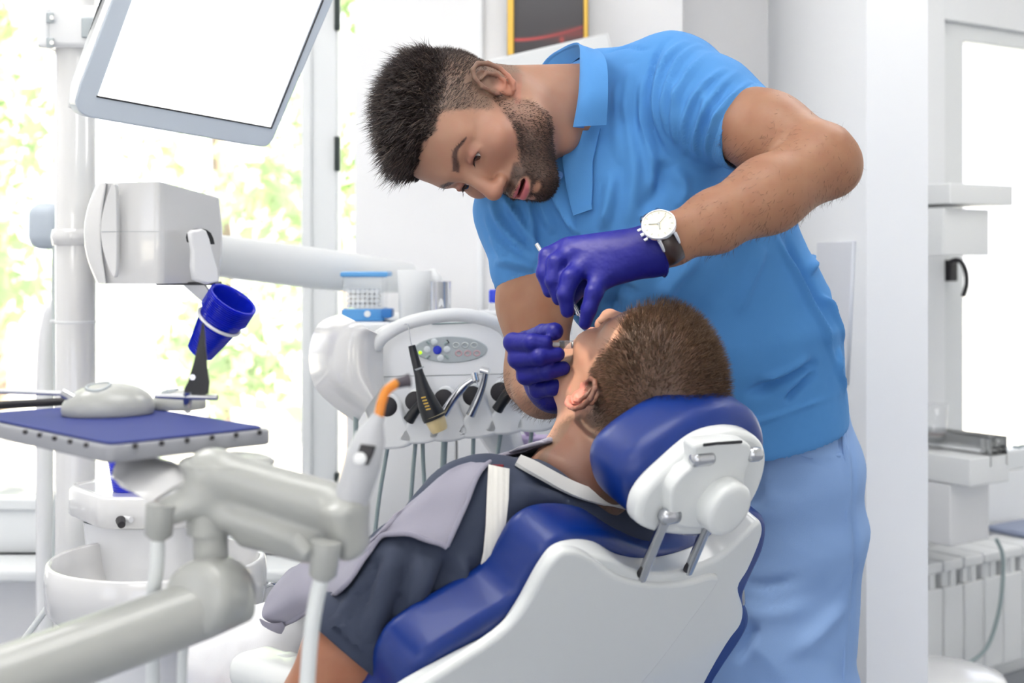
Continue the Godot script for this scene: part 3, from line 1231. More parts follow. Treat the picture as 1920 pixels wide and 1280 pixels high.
	put(b.done(), "stem", M.steel, t)
	b = B.new()
	b.lathe([Vector2(0.0, 0.04), Vector2(0.03, 0.04), Vector2(0.14, 0.02), Vector2(0.15, 0.0), Vector2(0.0, 0.0)], Vector3(sp.x, 0, sp.z), Vector3.UP, 24)
	put(b.done(), "base", M.steel, t)
	# skirting under the radiator wall
	b = B.new()
	bx.call(b, -0.45, 2.8, 0.0, 0.07, 0.0, 0.015, 0.003)
	struct(b.done(), "baseboard_oblique", M.white_soft)


# ------------------------------------------------------------------ people

func head_limbs(b: Body, open_mouth: float, nose_big := 1.0) -> void:
	# skull and face in head axes: x to the person's left, y up, z forward; eye line at y = 0
	b.ball(Vector3(0, 0.032, -0.006), Vector3(0.076, 0.088, 0.097), 0.02)
	b.ball(Vector3(0, -0.036, 0.030), Vector3(0.060, 0.070, 0.059), 0.03)
	b.ball(Vector3(0, 0.045, 0.040), Vector3(0.062, 0.050, 0.048), 0.02)
	for s in [-1.0, 1.0]:
		b.add(Vector3(0.047 * s, -0.060, 0.004), Vector3(0.046 * s, -0.074, 0.020), 0.019, 0.018, 0.03)
		b.add(Vector3(0.046 * s, -0.074, 0.020), Vector3(0.013 * s, -0.098, 0.072), 0.018, 0.018, 0.025)
		b.ball(Vector3(0.046 * s, -0.026, 0.060), Vector3(0.021, 0.017, 0.020), 0.025)
		b.add(Vector3(0.008 * s, 0.021, 0.085), Vector3(0.046 * s, 0.021, 0.066), 0.0095, 0.0085, 0.02)
	b.ball(Vector3(0, -0.099, 0.078), Vector3(0.019, 0.015, 0.016), 0.02)
	b.ball(Vector3(0, -0.068, 0.080), Vector3(0.026, 0.020, 0.020), 0.02)
	# eye hollows, then lids
	for s in [-1.0, 1.0]:
		var h := b.ball(Vector3(0.031 * s, -0.001, 0.099), Vector3(0.018, 0.0125, 0.0135), 0.012)
		h.carve = true
		b.ball(Vector3(0.031 * s, -0.001, 0.074), Vector3(0.0150, 0.0138, 0.0140), 0.006)
		var g := b.ball(Vector3(0.0305 * s, -0.0045, 0.0885), Vector3(0.0138, 0.0052, 0.0070), 0.002)
		g.carve = true
		# upper lid fold
		b.chain([Vector3(0.018 * s, -0.002, 0.0845), Vector3(0.026 * s, 0.0030, 0.0882), Vector3(0.036 * s, 0.0030, 0.0868), Vector3(0.0445 * s, -0.003, 0.0795)], [0.0018, 0.0024, 0.0024, 0.0016], 0.004)
	# nose
	b.add(Vector3(0, 0.010, 0.086), Vector3(0, -0.034, 0.1085 * (0.97 + 0.03 * nose_big)), 0.0075, 0.0105, 0.014)
	b.ball(Vector3(0, -0.0385, 0.1085), Vector3(0.0115, 0.0095, 0.0105), 0.008)
	for s in [-1.0, 1.0]:
		b.ball(Vector3(0.0125 * s, -0.0425, 0.0990), Vector3(0.0072, 0.0070, 0.0095), 0.007)
		var n := b.ball(Vector3(0.0065 * s, -0.0500, 0.1035), Vector3(0.0034, 0.0035, 0.0055), 0.003)
		n.carve = true
	# mouth
	var o := open_mouth
	b.chain([Vector3(-0.025, -0.0695, 0.0865), Vector3(-0.010, -0.0645, 0.0985), Vector3(0, -0.0655, 0.1000), Vector3(0.010, -0.0645, 0.0985), Vector3(0.025, -0.0695, 0.0865)], [0.0030, 0.0042, 0.0040, 0.0042, 0.0030], 0.006)
	b.chain([Vector3(-0.024, -0.0715 - o * 0.2, 0.0860), Vector3(-0.010, -0.0775 - o, 0.0955), Vector3(0.010, -0.0775 - o, 0.0955), Vector3(0.024, -0.0715 - o * 0.2, 0.0860)], [0.0030, 0.0052, 0.0052, 0.0030], 0.006)
	var g2 := b.flat(Vector3(-0.017, -0.0708 - o * 0.5, 0.0975), Vector3(0.017, -0.0708 - o * 0.5, 0.0975), Vector3(0, 1, 0), 0.0016 + o * 0.55, 0.0016 + o * 0.55, 0.009, 0.009, 0.004, 0.002)
	g2.carve = true


func ear_limbs(b: Body, s: float, g := 1.0, c := Vector3(0.073, -0.012, -0.002)) -> void:
	# an ear on side s: shell, rim, inner fold, tragus, lobe
	var f := func(out: float, up: float, back: float) -> Vector3: return Vector3((c.x + out * g + back * g * 0.35) * s, c.y + up * g, c.z - back * g)
	b.flat(f.call(0.0, 0.016, 0.008), f.call(0.0, -0.016, 0.004), Vector3(0.35 * s, 0, -1).normalized(), 0.015 * g, 0.009 * g, 0.0034, 0.0036, 0.012, 0.006)
	b.chain([f.call(0.004, 0.002, -0.006), f.call(0.008, 0.016, -0.006), f.call(0.010, 0.027, 0.001), f.call(0.011, 0.031, 0.010), f.call(0.011, 0.026, 0.019), f.call(0.010, 0.013, 0.023), f.call(0.009, -0.002, 0.021), f.call(0.0075, -0.014, 0.015), f.call(0.006, -0.021, 0.009), f.call(0.004, -0.024, 0.002)], [0.0026, 0.0030, 0.0033, 0.0034, 0.0036, 0.0036, 0.0033, 0.0032, 0.0042, 0.0034], 0.002)
	b.chain([f.call(0.006, 0.019, 0.004), f.call(0.008, 0.013, 0.012), f.call(0.008, 0.002, 0.0135), f.call(0.006, -0.010, 0.009), f.call(0.004, -0.013, 0.003)], [0.0020, 0.0028, 0.0030, 0.0026, 0.0022], 0.003)
	b.ball(f.call(0.003, -0.004, -0.006), Vector3(0.0030, 0.0055, 0.0040), 0.004)
	var h := b.ball(f.call(0.0085, -0.001, 0.0035), Vector3(0.0068, 0.0098 * g, 0.0066 * g), 0.003)
	h.carve = true


func eye(parent: Node3D, xf: Transform3D, side: float, look: Vector3, k: float) -> void:
	var c := xf * Vector3(0.031 * side, -0.001, 0.0745)
	var r := 0.0125 * k
	var d := (xf.basis * look).normalized()
	var b := B.new()
	b.lathe([Vector2(0.0, -r), Vector2(r * 0.7, -r * 0.7), Vector2(r, 0.0), Vector2(r * 0.87, r * 0.5), Vector2(r * 0.5, r * 0.866)], c, d, 20)
	put(b.done(), "eyeball", mat(226, 218, 214, 0.2, 0.6), parent)
	b = B.new()
	b.lathe([Vector2(r * 0.5, r * 0.866), Vector2(r * 0.3, r * 0.98), Vector2(0.0, r * 1.03)], c, d, 20)
	put(b.done(), "iris", mat(44, 28, 22, 0.15, 0.8), parent)


func hair_set(b: Body, keep: Callable, count: int, seed_: int) -> ArrayMesh:
	# hairs rooted on a body's surface; keep(point, normal, rng) returns [] or [direction, length, half width, colour, droop]
	var r := RandomNumberGenerator.new()
	r.seed = seed_
	var roots := PackedVector3Array()
	var dirs := PackedVector3Array()
	var lens := PackedFloat32Array()
	var wide := PackedFloat32Array()
	var cols := PackedColorArray()
	var droop := PackedVector3Array()
	var tris := b.idx.size() / 3
	var tries := 0
	while roots.size() < count and tries < count * 14:
		tries += 1
		var t := (r.randi() % tris) * 3
		var u := r.randf()
		var w := r.randf() * (1.0 - u)
		var p := b.v[b.idx[t]] * (1.0 - u - w) + b.v[b.idx[t + 1]] * u + b.v[b.idx[t + 2]] * w
		var q: Array = keep.call(p, b.n[b.idx[t]], r)
		if q.is_empty(): continue
		roots.append(p - b.n[b.idx[t]] * 0.0012)
		dirs.append(q[0]); lens.append(q[1]); wide.append(q[2]); cols.append(q[3]); droop.append(q[4])
	return strands(roots, dirs, lens, wide, cols, droop)


func jit(r: RandomNumberGenerator, a: float) -> Vector3:
	return Vector3(r.randfn(), r.randfn(), r.randfn()) * a


func shade(c: Color, r: RandomNumberGenerator, a: float) -> Color:
	var k := 1.0 + r.randf_range(-a, a)
	return Color(c.r * k, c.g * k, c.b * k)


func build_dentist() -> void:
	var man := thing("person", "man in light blue polo shirt and purple gloves leaning over the chair", "person", Vector3(0.42, 0, -2.1))
	var skin_c := lin(170, 129, 106)
	var skin_red := lin(166, 113, 94)
	var noise := FastNoiseLite.new()
	noise.frequency = 60.0
	noise.seed = 4
	# ---- head
	var hs := DENTIST_HEAD
	var u := Vector3(hs.u[0], hs.u[1], hs.u[2]).normalized()
	var f := Vector3(hs.f[0], hs.f[1], hs.f[2])
	f = (f - u * f.dot(u)).normalized()
	var l := u.cross(f)
	var k: float = hs.s
	var xf := Transform3D(Basis(l, u, f) * k, P(hs.c[0], hs.c[1], hs.c[2]))
	xf.basis = Basis(l * k, u * k, f * k)
	var inv := xf.affine_inverse()
	var hb := Body.new()
	hb.xf = xf
	hb.s = k
	head_limbs(hb, 0.0022)
	ear_limbs(hb, 1.0, 1.08)
	ear_limbs(hb, -1.0, 1.08)
	hb.xf = Transform3D.IDENTITY
	hb.s = 1.0
	var nape := xf * Vector3(0, -0.045, -0.045)
	var nb := P(1092, 196, 1.965)
	hb.flat(nape, nb, Vector3(0, 0.3, 1), 0.058, 0.060, 0.058, 0.058, 0.04, 0.03)
	hb.add(xf * Vector3(0, -0.07, -0.01), P(1068, 235, 1.945), 0.045, 0.044, 0.04)
	hb.add(xf * Vector3(0.05, -0.045, -0.035), P(1062, 262, 1.89), 0.014, 0.012, 0.03)
	hb.mesh(0.0021)
	var hairy := func(p: Vector3) -> float:
		# 0 skin .. 1 full hair on the scalp
		var side := smoothstep(0.045, 0.058, absf(p.x))
		var front := 0.068 - 0.012 * smoothstep(0.03, 0.055, absf(p.x))
		var a := smoothstep(front - 0.004, front + 0.004, p.y + noise.get_noise_3dv(p * 3.0) * 0.006)
		var lim := 0.044 + (p.y - 0.03) * 0.35
		var bk := smoothstep(lim + 0.004, lim - 0.006, p.z + noise.get_noise_3dv(p * 3.0) * 0.006) * smoothstep(-0.022, -0.008, p.y)
		var nape_m := smoothstep(-0.018, -0.03, p.z) * smoothstep(-0.060, -0.038, p.y)
		return maxf(a, maxf(bk, nape_m))
	var beardy := func(p: Vector3) -> float:
		if p.z < -0.012 or p.y > 0.004: return 0.0
		var wob := noise.get_noise_3dv(p * 2.0) * 0.006
		# jaw band: below a line from the sideburn to the mouth corner
		var zz := clampf((p.z - 0.012) / 0.066, 0.0, 1.0)
		var upper := lerpf(-0.010, -0.061, pow(zz, 0.75))
		var m := smoothstep(upper + 0.005, upper - 0.006, p.y + wob)
		m *= smoothstep(-0.002, 0.006, p.z + wob) if p.y > -0.04 else 1.0
		m *= smoothstep(0.0, 0.012, p.y + wob + 0.092 + maxf(p.z, 0.0) * 0.42)
		m *= smoothstep(-0.004, 0.004, p.z - maxf(0.0, -p.y - 0.062) * 0.5 + wob)
		# moustache and round the mouth
		if p.z > 0.074:
			var lip := Vector2(p.x / 0.0235, (p.y + 0.0730) / 0.0108).length()
			var round_mouth := smoothstep(1.0, 1.12, lip)
			var sash := smoothstep(-0.0505, -0.0555, p.y) 
			m = maxf(m, sash * smoothstep(0.036, 0.028, absf(p.x)))
			m *= round_mouth
			var bare := Vector2((absf(p.x) - 0.012) / 0.009, (p.y + 0.0905) / 0.0055).length()
			m *= smoothstep(0.7, 1.3, bare)
		return clampf(m, 0.0, 1.0)
	var hair_dark := lin(52, 40, 38)
	var hair_side := lin(112, 92, 78)
	hb.paint(func(w: Vector3, nn: Vector3) -> Color:
		var p := inv * w
		var c := skin_c.lerp(skin_red, clampf(0.35 + noise.get_noise_3dv(p * 0.8) * 0.6, 0.0, 1.0) * 0.5)
		var cheek := exp(-Vector3(absf(p.x) - 0.045, p.y + 0.03, p.z - 0.06).length_squared() / 0.0009)
		c = c.lerp(lin(168, 111, 94), cheek * 0.5)
		var tip := exp(-Vector3(p.x, p.y + 0.04, p.z - 0.108).length_squared() / 0.0003)
		c = c.lerp(lin(171, 107, 90), tip * 0.5)
		if absf(p.x) > 0.068 and p.y > -0.05 and p.z < 0.01: c = c.lerp(lin(182, 115, 95), 0.55)
		# lips
		var lip := Vector2(p.x / 0.0225, (p.y + 0.0735) / 0.0100).length()
		if p.z > 0.084: c = c.lerp(lin(186, 104, 108), smoothstep(1.05, 0.85, lip))
		if p.z > 0.084 and p.z < 0.094 and absf(p.y + 0.0725) < 0.003 and absf(p.x) < 0.017: c = lin(70, 24, 26)
		# lids and brows
		var ey := Vector2((absf(p.x) - 0.031) / 0.016, (p.y - 0.001) / 0.010).length()
		if p.z > 0.065: c = c.lerp(lin(150, 98, 86), 0.6 * smoothstep(1.2, 0.5, ey))
		var bx := absf(p.x)
		var by := 0.0185 + 0.007 * smoothstep(0.012, 0.036, bx) - 0.008 * smoothstep(0.038, 0.054, bx)
		var bw := lerpf(0.0048, 0.0022, smoothstep(0.02, 0.052, bx))
		if p.z > 0.05 and bx > 0.011 and bx < 0.054: c = c.lerp(lin(70, 50, 44), 0.9 * smoothstep(bw * 1.3, bw * 0.6, absf(p.y - by)))
		var h: float = hairy.call(p)
		var top := smoothstep(0.045, 0.075, p.y)
		c = c.lerp(hair_side.lerp(hair_dark, top), h * lerpf(0.72 + 0.2 * smoothstep(-0.02, 0.04, p.y), 1.0, top))
		var bd: float = beardy.call(p)
		var full := smoothstep(0.02, 0.06, p.z) * 0.5 + 0.38
		c = c.lerp(lin(70, 54, 48), bd * full)
		return c)
	# ---- arms
	var ab := Body.new()
	var E := P(1545, 305, 1.735)
	var W := P(1258, 449, 1.655)
	ab.add(P(1310, 200, 1.90), P(1440, 250, 1.80), 0.055, 0.050, 0.03)
	ab.add(P(1440, 250, 1.80), P(1530, 292, 1.745), 0.050, 0.044, 0.03)
	ab.add(E, P(1562, 315, 1.735), 0.040, 0.034, 0.02)
	ab.add(E, P(1440, 365, 1.70), 0.042, 0.0455, 0.02)
	ab.add(P(1440, 365, 1.70), P(1340, 415, 1.675), 0.0455, 0.036, 0.02)
	ab.flat(P(1340, 415, 1.675), W, Vector3(0.4, 1, 0), 0.036, 0.0285, 0.034, 0.023, 0.025, 0.02)
	ab.flat(W, P(1215, 465, 1.652), Vector3(0.4, 1, 0), 0.0285, 0.027, 0.023, 0.02, 0.02, 0.02)
	ab.mesh(0.005)
	var rb := Body.new()
	rb.add(P(990, 440, 1.965), P(1003, 560, 1.95), 0.040, 0.0455, 0.03)
	rb.add(P(1003, 555, 1.95), P(1003, 570, 1.95), 0.0455, 0.0455, 0.03)
	rb.add(P(1003, 570, 1.95), P(1012, 705, 1.925), 0.0455, 0.043, 0.03)
	rb.add(P(1012, 705, 1.925), P(1022, 722, 1.86), 0.0445, 0.039, 0.03)
	rb.add(P(1022, 722, 1.86), P(1036, 728, 1.775), 0.039, 0.028, 0.03)
	rb.mesh(0.005)
	var arm_paint := func(w: Vector3, _nn: Vector3) -> Color:
		return lin(162, 119, 92).lerp(lin(152, 103, 78), clampf(0.5 + noise.get_noise_3dv(w * 0.5), 0.0, 1.0) * 0.7)
	ab.paint(arm_paint)
	rb.paint(arm_paint)
	var all := Body.new()
	all.take(hb); all.take(ab); all.take(rb)
	put(all.done(), "body", M.skin, man)
	eye(man, xf, 1.0, Vector3(-0.1, -0.35, 1.0), k)
	eye(man, xf, -1.0, Vector3(-0.1, -0.35, 1.0), k)
	# ---- hair
	var flow := (xf.basis * Vector3(0, 0.35, 0.9)).normalized()
	var crown := hair_set(hb, func(p: Vector3, nn: Vector3, r: RandomNumberGenerator) -> Array:
		var q := inv * p
		if q.y < 0.055 + r.randf_range(-0.006, 0.006) or absf(q.x) > 0.074: return []
		if hairy.call(q) < r.randf_range(0.3, 0.7): return []
		var t := smoothstep(0.055, 0.085, q.y)
		var fr := smoothstep(0.02, 0.085, q.z)
		var cl := q * 2.2
		var clump := Vector3(noise.get_noise_3dv(cl), noise.get_noise_3dv(cl + Vector3.ONE * 7), noise.get_noise_3dv(cl - Vector3.ONE * 9))
		var d := (nn * 0.9 + xf.basis * Vector3(0, 0.5, lerpf(0.05, 0.8, fr)) / k + clump * 0.9 + jit(r, 0.10)).normalized()
		var len := lerpf(0.009, r.randf_range(0.022, 0.040) * (1.0 + clump.x * 0.8), t) * lerpf(0.8, 1.15, fr)
		return [d, len, r.randf_range(0.0003, 0.0006), shade(lin(46, 36, 36), r, 0.45).lerp(lin(130, 112, 102), pow(r.randf(), 7.0)), flow * 0.4 + jit(r, 0.12)], 12500, 11)
	put(crown, "hair", M.hair, man).set_meta("kind", "stuff")
	var back := (xf.basis * Vector3(0, -0.5, -0.75)).normalized()
	var sides := hair_set(hb, func(p: Vector3, nn: Vector3, r: RandomNumberGenerator) -> Array:
		var q := inv * p
		if q.y > 0.075 or q.y < -0.08 or hairy.call(q) < r.randf_range(0.35, 0.9): return []
		if absf(q.x) > 0.0755 and q.y < 0.03 and q.z < 0.01 and q.z > -0.045: return []
		var t := smoothstep(-0.03, 0.07, q.y)
		var d := (nn * 0.55 + back + jit(r, 0.25)).normalized()
		return [d, lerpf(0.0022, 0.011, t) * r.randf_range(0.7, 1.3), r.randf_range(0.00016, 0.0003), shade(lin(92, 72, 60).lerp(lin(54, 42, 40), t), r, 0.35), jit(r, 0.1)], 15000, 12)
	put(sides, "cropped_hair", M.hair, man).set_meta("kind", "stuff")
	var down := (xf.basis * Vector3(0, -0.8, 0.25)).normalized()
	var beard := hair_set(hb, func(p: Vector3, nn: Vector3, r: RandomNumberGenerator) -> Array:
		var q := inv * p
		if q.y > 0.0 or q.z < -0.012: return []
		var m: float = beardy.call(q)
		var dense := smoothstep(-0.01, 0.05, q.z) * 0.65 + 0.35
		if m * dense < r.randf_range(0.12, 0.95): return []
		var d := (nn * 0.5 + down + jit(r, 0.3)).normalized()
		return [d, r.randf_range(0.003, 0.0075), r.randf_range(0.00014, 0.0003), shade(lin(54, 42, 38), r, 0.4), jit(r, 0.2)], 11000, 13)
	put(beard, "beard", M.hair, man).set_meta("kind", "stuff")
	var brows := hair_set(hb, func(p: Vector3, nn: Vector3, r: RandomNumberGenerator) -> Array:
		var q := inv * p
		var bx := absf(q.x)
		if q.z < 0.05 or bx < 0.011 or bx > 0.054: return []
		var by := 0.0185 + 0.007 * smoothstep(0.012, 0.036, bx) - 0.008 * smoothstep(0.038, 0.054, bx)
		if absf(q.y - by) > lerpf(0.0055, 0.0022, smoothstep(0.02, 0.052, bx)): return []
		var d := (nn * 0.35 + xf.basis * Vector3(signf(q.x) * 0.9, 0.35, 0) + jit(r, 0.2)).normalized()
		return [d, r.randf_range(0.005, 0.009), 0.0003, shade(lin(44, 32, 30), r, 0.3), jit(r, 0.1)], 900, 14)
	put(brows, "eyebrows", M.hair, man).set_meta("kind", "stuff")
	# lashes along the upper lids
	var lash := B.new()
	for s in [-1.0, 1.0]:
		for i in 16:
			var t := i / 15.0
			var p0 := Vector3((0.0205 + 0.021 * t) * s, -0.0025 + 0.0025 * sin(PI * t), lerpf(0.0880, 0.0835, t))
			lash.tube([xf * p0, xf * (p0 + Vector3(0.0015 * s * (t + 0.3), -0.0022, 0.004)), xf * (p0 + Vector3(0.003 * s * (t + 0.3), -0.0026, 0.008))], [0.0004, 0.0003, 0.00005], 4, false)
	put(lash.done(), "eyelashes", mat(24, 18, 18, 0.5), man).set_meta("kind", "stuff")
	var both := Body.new()
	both.take(ab); both.take(rb)
	var along := (W - E).normalized()
	var fuzz := hair_set(both, func(p: Vector3, nn: Vector3, r: RandomNumberGenerator) -> Array:
		var px := 960.0 + p.x / -p.z * FPX
		var py := HORIZON - (p.y - EYE.y) / -p.z * FPX
		if px > 1190.0 and px < 1278.0 or r.randf() < 0.25: return []
		if px > 1090.0 and px < 1450.0 and py < 250.0: return []
		if px < 1090.0 and py < 690.0: return []
		var d := (nn * 0.35 + along + Vector3(0, -0.5, 0) + jit(r, 0.35)).normalized()
		return [d, r.randf_range(0.006, 0.015), 0.00016, lin(84, 58, 44), jit(r, 0.3)], 3600, 15)
	put(fuzz, "arm_hair", M.hair, man).set_meta("kind", "stuff")
	dentist_shirt(man)
	dentist_trousers(man)
	dentist_gloves(man)


func dentist_shirt(man: Node3D) -> void:
	var sb := Body.new()
	var tilt := Vector3(0.92, 0.39, 0.05)
	# trunk from hem to shoulders
	sb.flat(P(1405, 815, 2.08), P(1380, 640, 2.06), tilt, 0.150, 0.160, 0.125, 0.118, 0.03, 0.05)
	sb.flat(P(1380, 640, 2.06), P(1270, 470, 2.03), tilt, 0.160, 0.172, 0.118, 0.115, 0.05, 0.05)
	sb.flat(P(1270, 470, 2.03), P(1160, 290, 1.99), Vector3(0.85, 0.5, 0.05), 0.165, 0.150, 0.112, 0.095, 0.06, 0.06)
	sb.flat(P(1160, 290, 1.99), P(1125, 215, 1.99), Vector3(0.83, 0.55, 0.1), 0.120, 0.075, 0.085, 0.075, 0.05, 0.06)
	# shoulders
	sb.add(P(1130, 175, 1.99), P(1265, 158, 1.945), 0.055, 0.070, 0.06)
	sb.add(P(1080, 300, 2.0), P(975, 395, 1.985), 0.075, 0.062, 0.06)
	sb.add(P(1122, 152, 2.02), P(1078, 154, 2.04), 0.040, 0.028, 0.04)
	# sleeves
	sb.add(P(1255, 175, 1.945), P(1330, 205, 1.885), 0.078, 0.071, 0.03)
	sb.add(P(1330, 205, 1.885), P(1404, 243, 1.832), 0.071, 0.0575, 0.02)
	sb.add(P(975, 400, 1.985), P(992, 500, 1.96), 0.060, 0.054, 0.03)
	sb.add(P(992, 500, 1.96), P(996, 524, 1.957), 0.054, 0.051, 0.01)
	# belly and chest fullness where the cloth hangs forward
	sb.ball(P(1200, 420, 1.93), Vector3(0.10, 0.11, 0.06), 0.06)
	sb.mesh(0.0040)
	sb.relax(2, 0.4)
	var L := []
	var add := func(px: Array, h: float, w: float) -> void: L.append(fold(sb, px, h, w))
	# sleeve creases radiating from the shoulder seam
	add.call([[1262, 68], [1235, 95], [1220, 140], [1215, 200], [1232, 262], [1262, 302]], -0.0084, 0.0045)
	for q in [[[1292, 76], [1254, 104], [1234, 150], [1231, 215], [1246, 270]], [[1318, 82], [1276, 112], [1254, 158], [1247, 215], [1258, 262]], [[1345, 98], [1300, 128], [1273, 172], [1264, 225], [1272, 280]],
			[[1366, 128], [1328, 152], [1297, 192], [1282, 245], [1288, 296]], [[1388, 132], [1350, 165], [1322, 210], [1305, 258], [1308, 305]], [[1412, 152], [1376, 180], [1346, 220], [1330, 262], [1330, 308]], [[1434, 164], [1396, 200], [1366, 245], [1352, 305]]]:
		add.call(q, 0.0091, 0.0055)
	add.call([[1318, 165], [1322, 215], [1300, 285]], 0.0070, 0.005)
	add.call([[1345, 195], [1340, 240], [1322, 290]], 0.0056, 0.005)
	add.call([[1262, 150], [1275, 205], [1268, 270]], 0.0056, 0.005)
	# yoke seam
	add.call([[1130, 100], [1165, 88], [1200, 92], [1222, 90]], -0.0042, 0.004)
	# chest drags falling from the collar
	add.call([[1185, 120], [1178, 220], [1188, 320], [1180, 425]], 0.0140, 0.011)
	add.call([[1212, 140], [1210, 240], [1224, 330], [1216, 410]], 0.0140, 0.009)
	add.call([[1160, 140], [1156, 230], [1162, 310]], 0.0084, 0.008)
	add.call([[1148, 320], [1140, 380], [1128, 432]], 0.0126, 0.009)
	add.call([[1240, 300], [1232, 350], [1204, 405]], -0.0140, 0.011)
	add.call([[1262, 310], [1282, 350], [1275, 390]], 0.0084, 0.009)
	# drags between chin and raised glove
	add.call([[940, 362], [968, 404], [995, 452], [1014, 490]], 0.0154, 0.0048)
	add.call([[988, 358], [994, 400], [999, 440], [1004, 474]], 0.0154, 0.0048)
	add.call([[1030, 350], [1051, 386], [1070, 416], [1086, 442]], 0.0140, 0.0055)
	add.call([[1008, 366], [1022, 402], [1040, 440]], 0.0084, 0.007)
	add.call([[918, 372], [942, 420], [972, 458], [1008, 492]], 0.0140, 0.0052)
	add.call([[908, 400], [932, 446], [968, 482], [1004, 502]], 0.0112, 0.0052)
	add.call([[916, 440], [942, 478], [980, 500]], 0.0098, 0.005)
	add.call([[926, 492], [962, 494], [1004, 508]], 0.0084, 0.005)
	# side and waist below the forearm
	add.call([[1452, 436], [1478, 490], [1514, 560], [1550, 632], [1572, 695]], 0.0126, 0.0045)
	add.call([[1470, 440], [1497, 492], [1532, 556], [1566, 622]], -0.0112, 0.008)
	add.call([[1500, 425], [1522, 500], [1556, 570], [1582, 645]], 0.0112, 0.006)
	add.call([[1432, 462], [1408, 520], [1384, 590]], 0.0098, 0.010)
	add.call([[1395, 738], [1448, 722], [1500, 694], [1534, 682]], -0.0168, 0.008)
	add.call([[1420, 712], [1470, 700], [1520, 668]], 0.0112, 0.009)
	add.call([[1472, 752], [1498, 728], [1532, 696]], -0.0126, 0.0045)
	add.call([[1310, 470], [1266, 520], [1234, 565]], 0.0126, 0.013)
	add.call([[1180, 530], [1154, 560], [1140, 605]], -0.0168, 0.013)
	add.call([[1575, 650], [1570, 692], [1586, 735]], 0.0098, 0.005)
	add.call([[1380, 800], [1440, 785], [1510, 760], [1580, 735]], 0.0042, 0.004)
	folds(sb, L)
	var rip := FastNoiseLite.new()
	rip.frequency = 11.0
	rip.seed = 9
	for i in sb.v.size(): sb.v[i] += sb.n[i] * rip.get_noise_3dv(sb.v[i]) * 0.0022
	sb.normals()
	# open neck, open cuffs
	var nc := P(1082, 190, 1.93)
	var cl := P(1404, 243, 1.832)
	var cd := (P(1404, 243, 1.832) - P(1330, 205, 1.885)).normalized()
	var c2 := P(996, 524, 1.957)
	var cd2 := (c2 - P(990, 480, 1.965)).normalized()
	var hem := P(1405, 815, 2.08)
	var hd := (hem - P(1380, 640, 2.06)).normalized()
	sb.cut(func(p: Vector3) -> bool:
		if (p - cl).dot(cd) > 0.006 and (p - cl).length() < 0.12: return false
		if (p - c2).dot(cd2) > 0.005 and (p - c2).length() < 0.10: return false
		if (p - hem).dot(hd) > 0.004: return false
		return true)
	put(sb.done(), "polo_shirt", M.shirt, man)
	# knitted cuffs
	var b := B.new()
	var rows := []
	for t in [[-0.030, 0.0600], [-0.020, 0.0610], [0.0, 0.0595], [0.008, 0.0580], [0.009, 0.0565], [0.004, 0.0540]]:
		var a1 := cd.cross(Vector3(0.3, 1, 0.2)).normalized()
		rows.append(b.ring(cl + cd * t[0], a1 * t[1], cd.cross(a1) * t[1], 40))
	b.grid(rows, true)
	put(b.done(), "sleeve_cuff", M.shirt_rib, man)
	b = B.new()
	rows = []
	for t in [[-0.022, 0.0545], [-0.016, 0.0555], [0.0, 0.0540], [0.006, 0.0530], [0.007, 0.0515], [0.003, 0.0490]]:
		var a1 := cd2.cross(Vector3(0.3, 0, 1)).normalized()
		rows.append(b.ring(c2 + cd2 * t[0], a1 * t[1], cd2.cross(a1) * t[1], 40))
	b.grid(rows, true)
	put(b.done(), "sleeve_cuff", M.shirt_rib, man)
	# collar: stand inside, fold, fall outside
	var net := []
	var fold_px := [[1062, 285, 1.862], [1074, 238, 1.848], [1084, 180, 1.845], [1087, 116, 1.880], [1083, 82, 1.935], [1052, 92, 1.995], [1020, 118, 2.035], [1000, 180, 2.06], [1010, 260, 2.05]]
	var fall_px := [[1078, 280, 1.862], [1137, 234, 1.838], [1140, 172, 1.832], [1136, 112, 1.868], [1114, 92, 1.945], [1085, 104, 2.025], [1050, 140, 2.07], [1020, 200, 2.09], [1020, 270, 2.08]]
	var stand_px := [[1075, 292, 1.885], [1092, 240, 1.885], [1100, 185, 1.885], [1104, 130, 1.905], [1098, 104, 1.945], [1072, 118, 1.99], [1046, 145, 2.02], [1030, 195, 2.04], [1030, 260, 2.03]]
	fold_px.remove_at(0); fall_px.remove_at(0); stand_px.remove_at(0)
	var mid_px := []
	for i in fold_px.size():
		var m := []
		for j in 3: m.append(lerpf(fold_px[i][j], fall_px[i][j], 0.35) - (0.012 if j == 2 else 0.0))
		mid_px.append(m)
	var srows := sheet([stand_px, fold_px, mid_px, fall_px], 5)
	b = B.new()
	thick_sheet(b, srows, 0.0022)
	put(b.done(), "collar", M.shirt, man)
	# button placket lying on the chest
	var patch := func(net_px: Array, lift: float) -> Array:
		var out := []
		for r in net_px:
			var pts := []
			for q in r: pts.append(sb.march(EYE, ray(q[0], q[1]), 1.5, 2.3) + (EYE - P(q[0], q[1], 1.9)).normalized() * lift)
			out.append(smooth_path(pts, 4))
		return out
	b = B.new()
	thick_sheet(b, patch.call([[[1074, 244], [1100, 246], [1126, 242]], [[1056, 300], [1086, 305], [1112, 304]], [[1063, 350], [1088, 352], [1112, 350]], [[1075, 398], [1092, 394], [1110, 388]]], 0.005), -0.003)
	put(b.done(), "placket", M.shirt, man)
	b = B.new()
	thick_sheet(b, patch.call([[[1074, 393], [1092, 387], [1109, 381]], [[1076, 404], [1093, 398], [1111, 392]]], 0.009), -0.002)
	put(b.done(), "placket_bar", M.shirt, man)
	var bt := sb.march(EYE, ray(1050, 330), 1.5, 2.3)
	b = B.new()
	var bn := Vector3(-0.25, 0.1, 1).normalized()
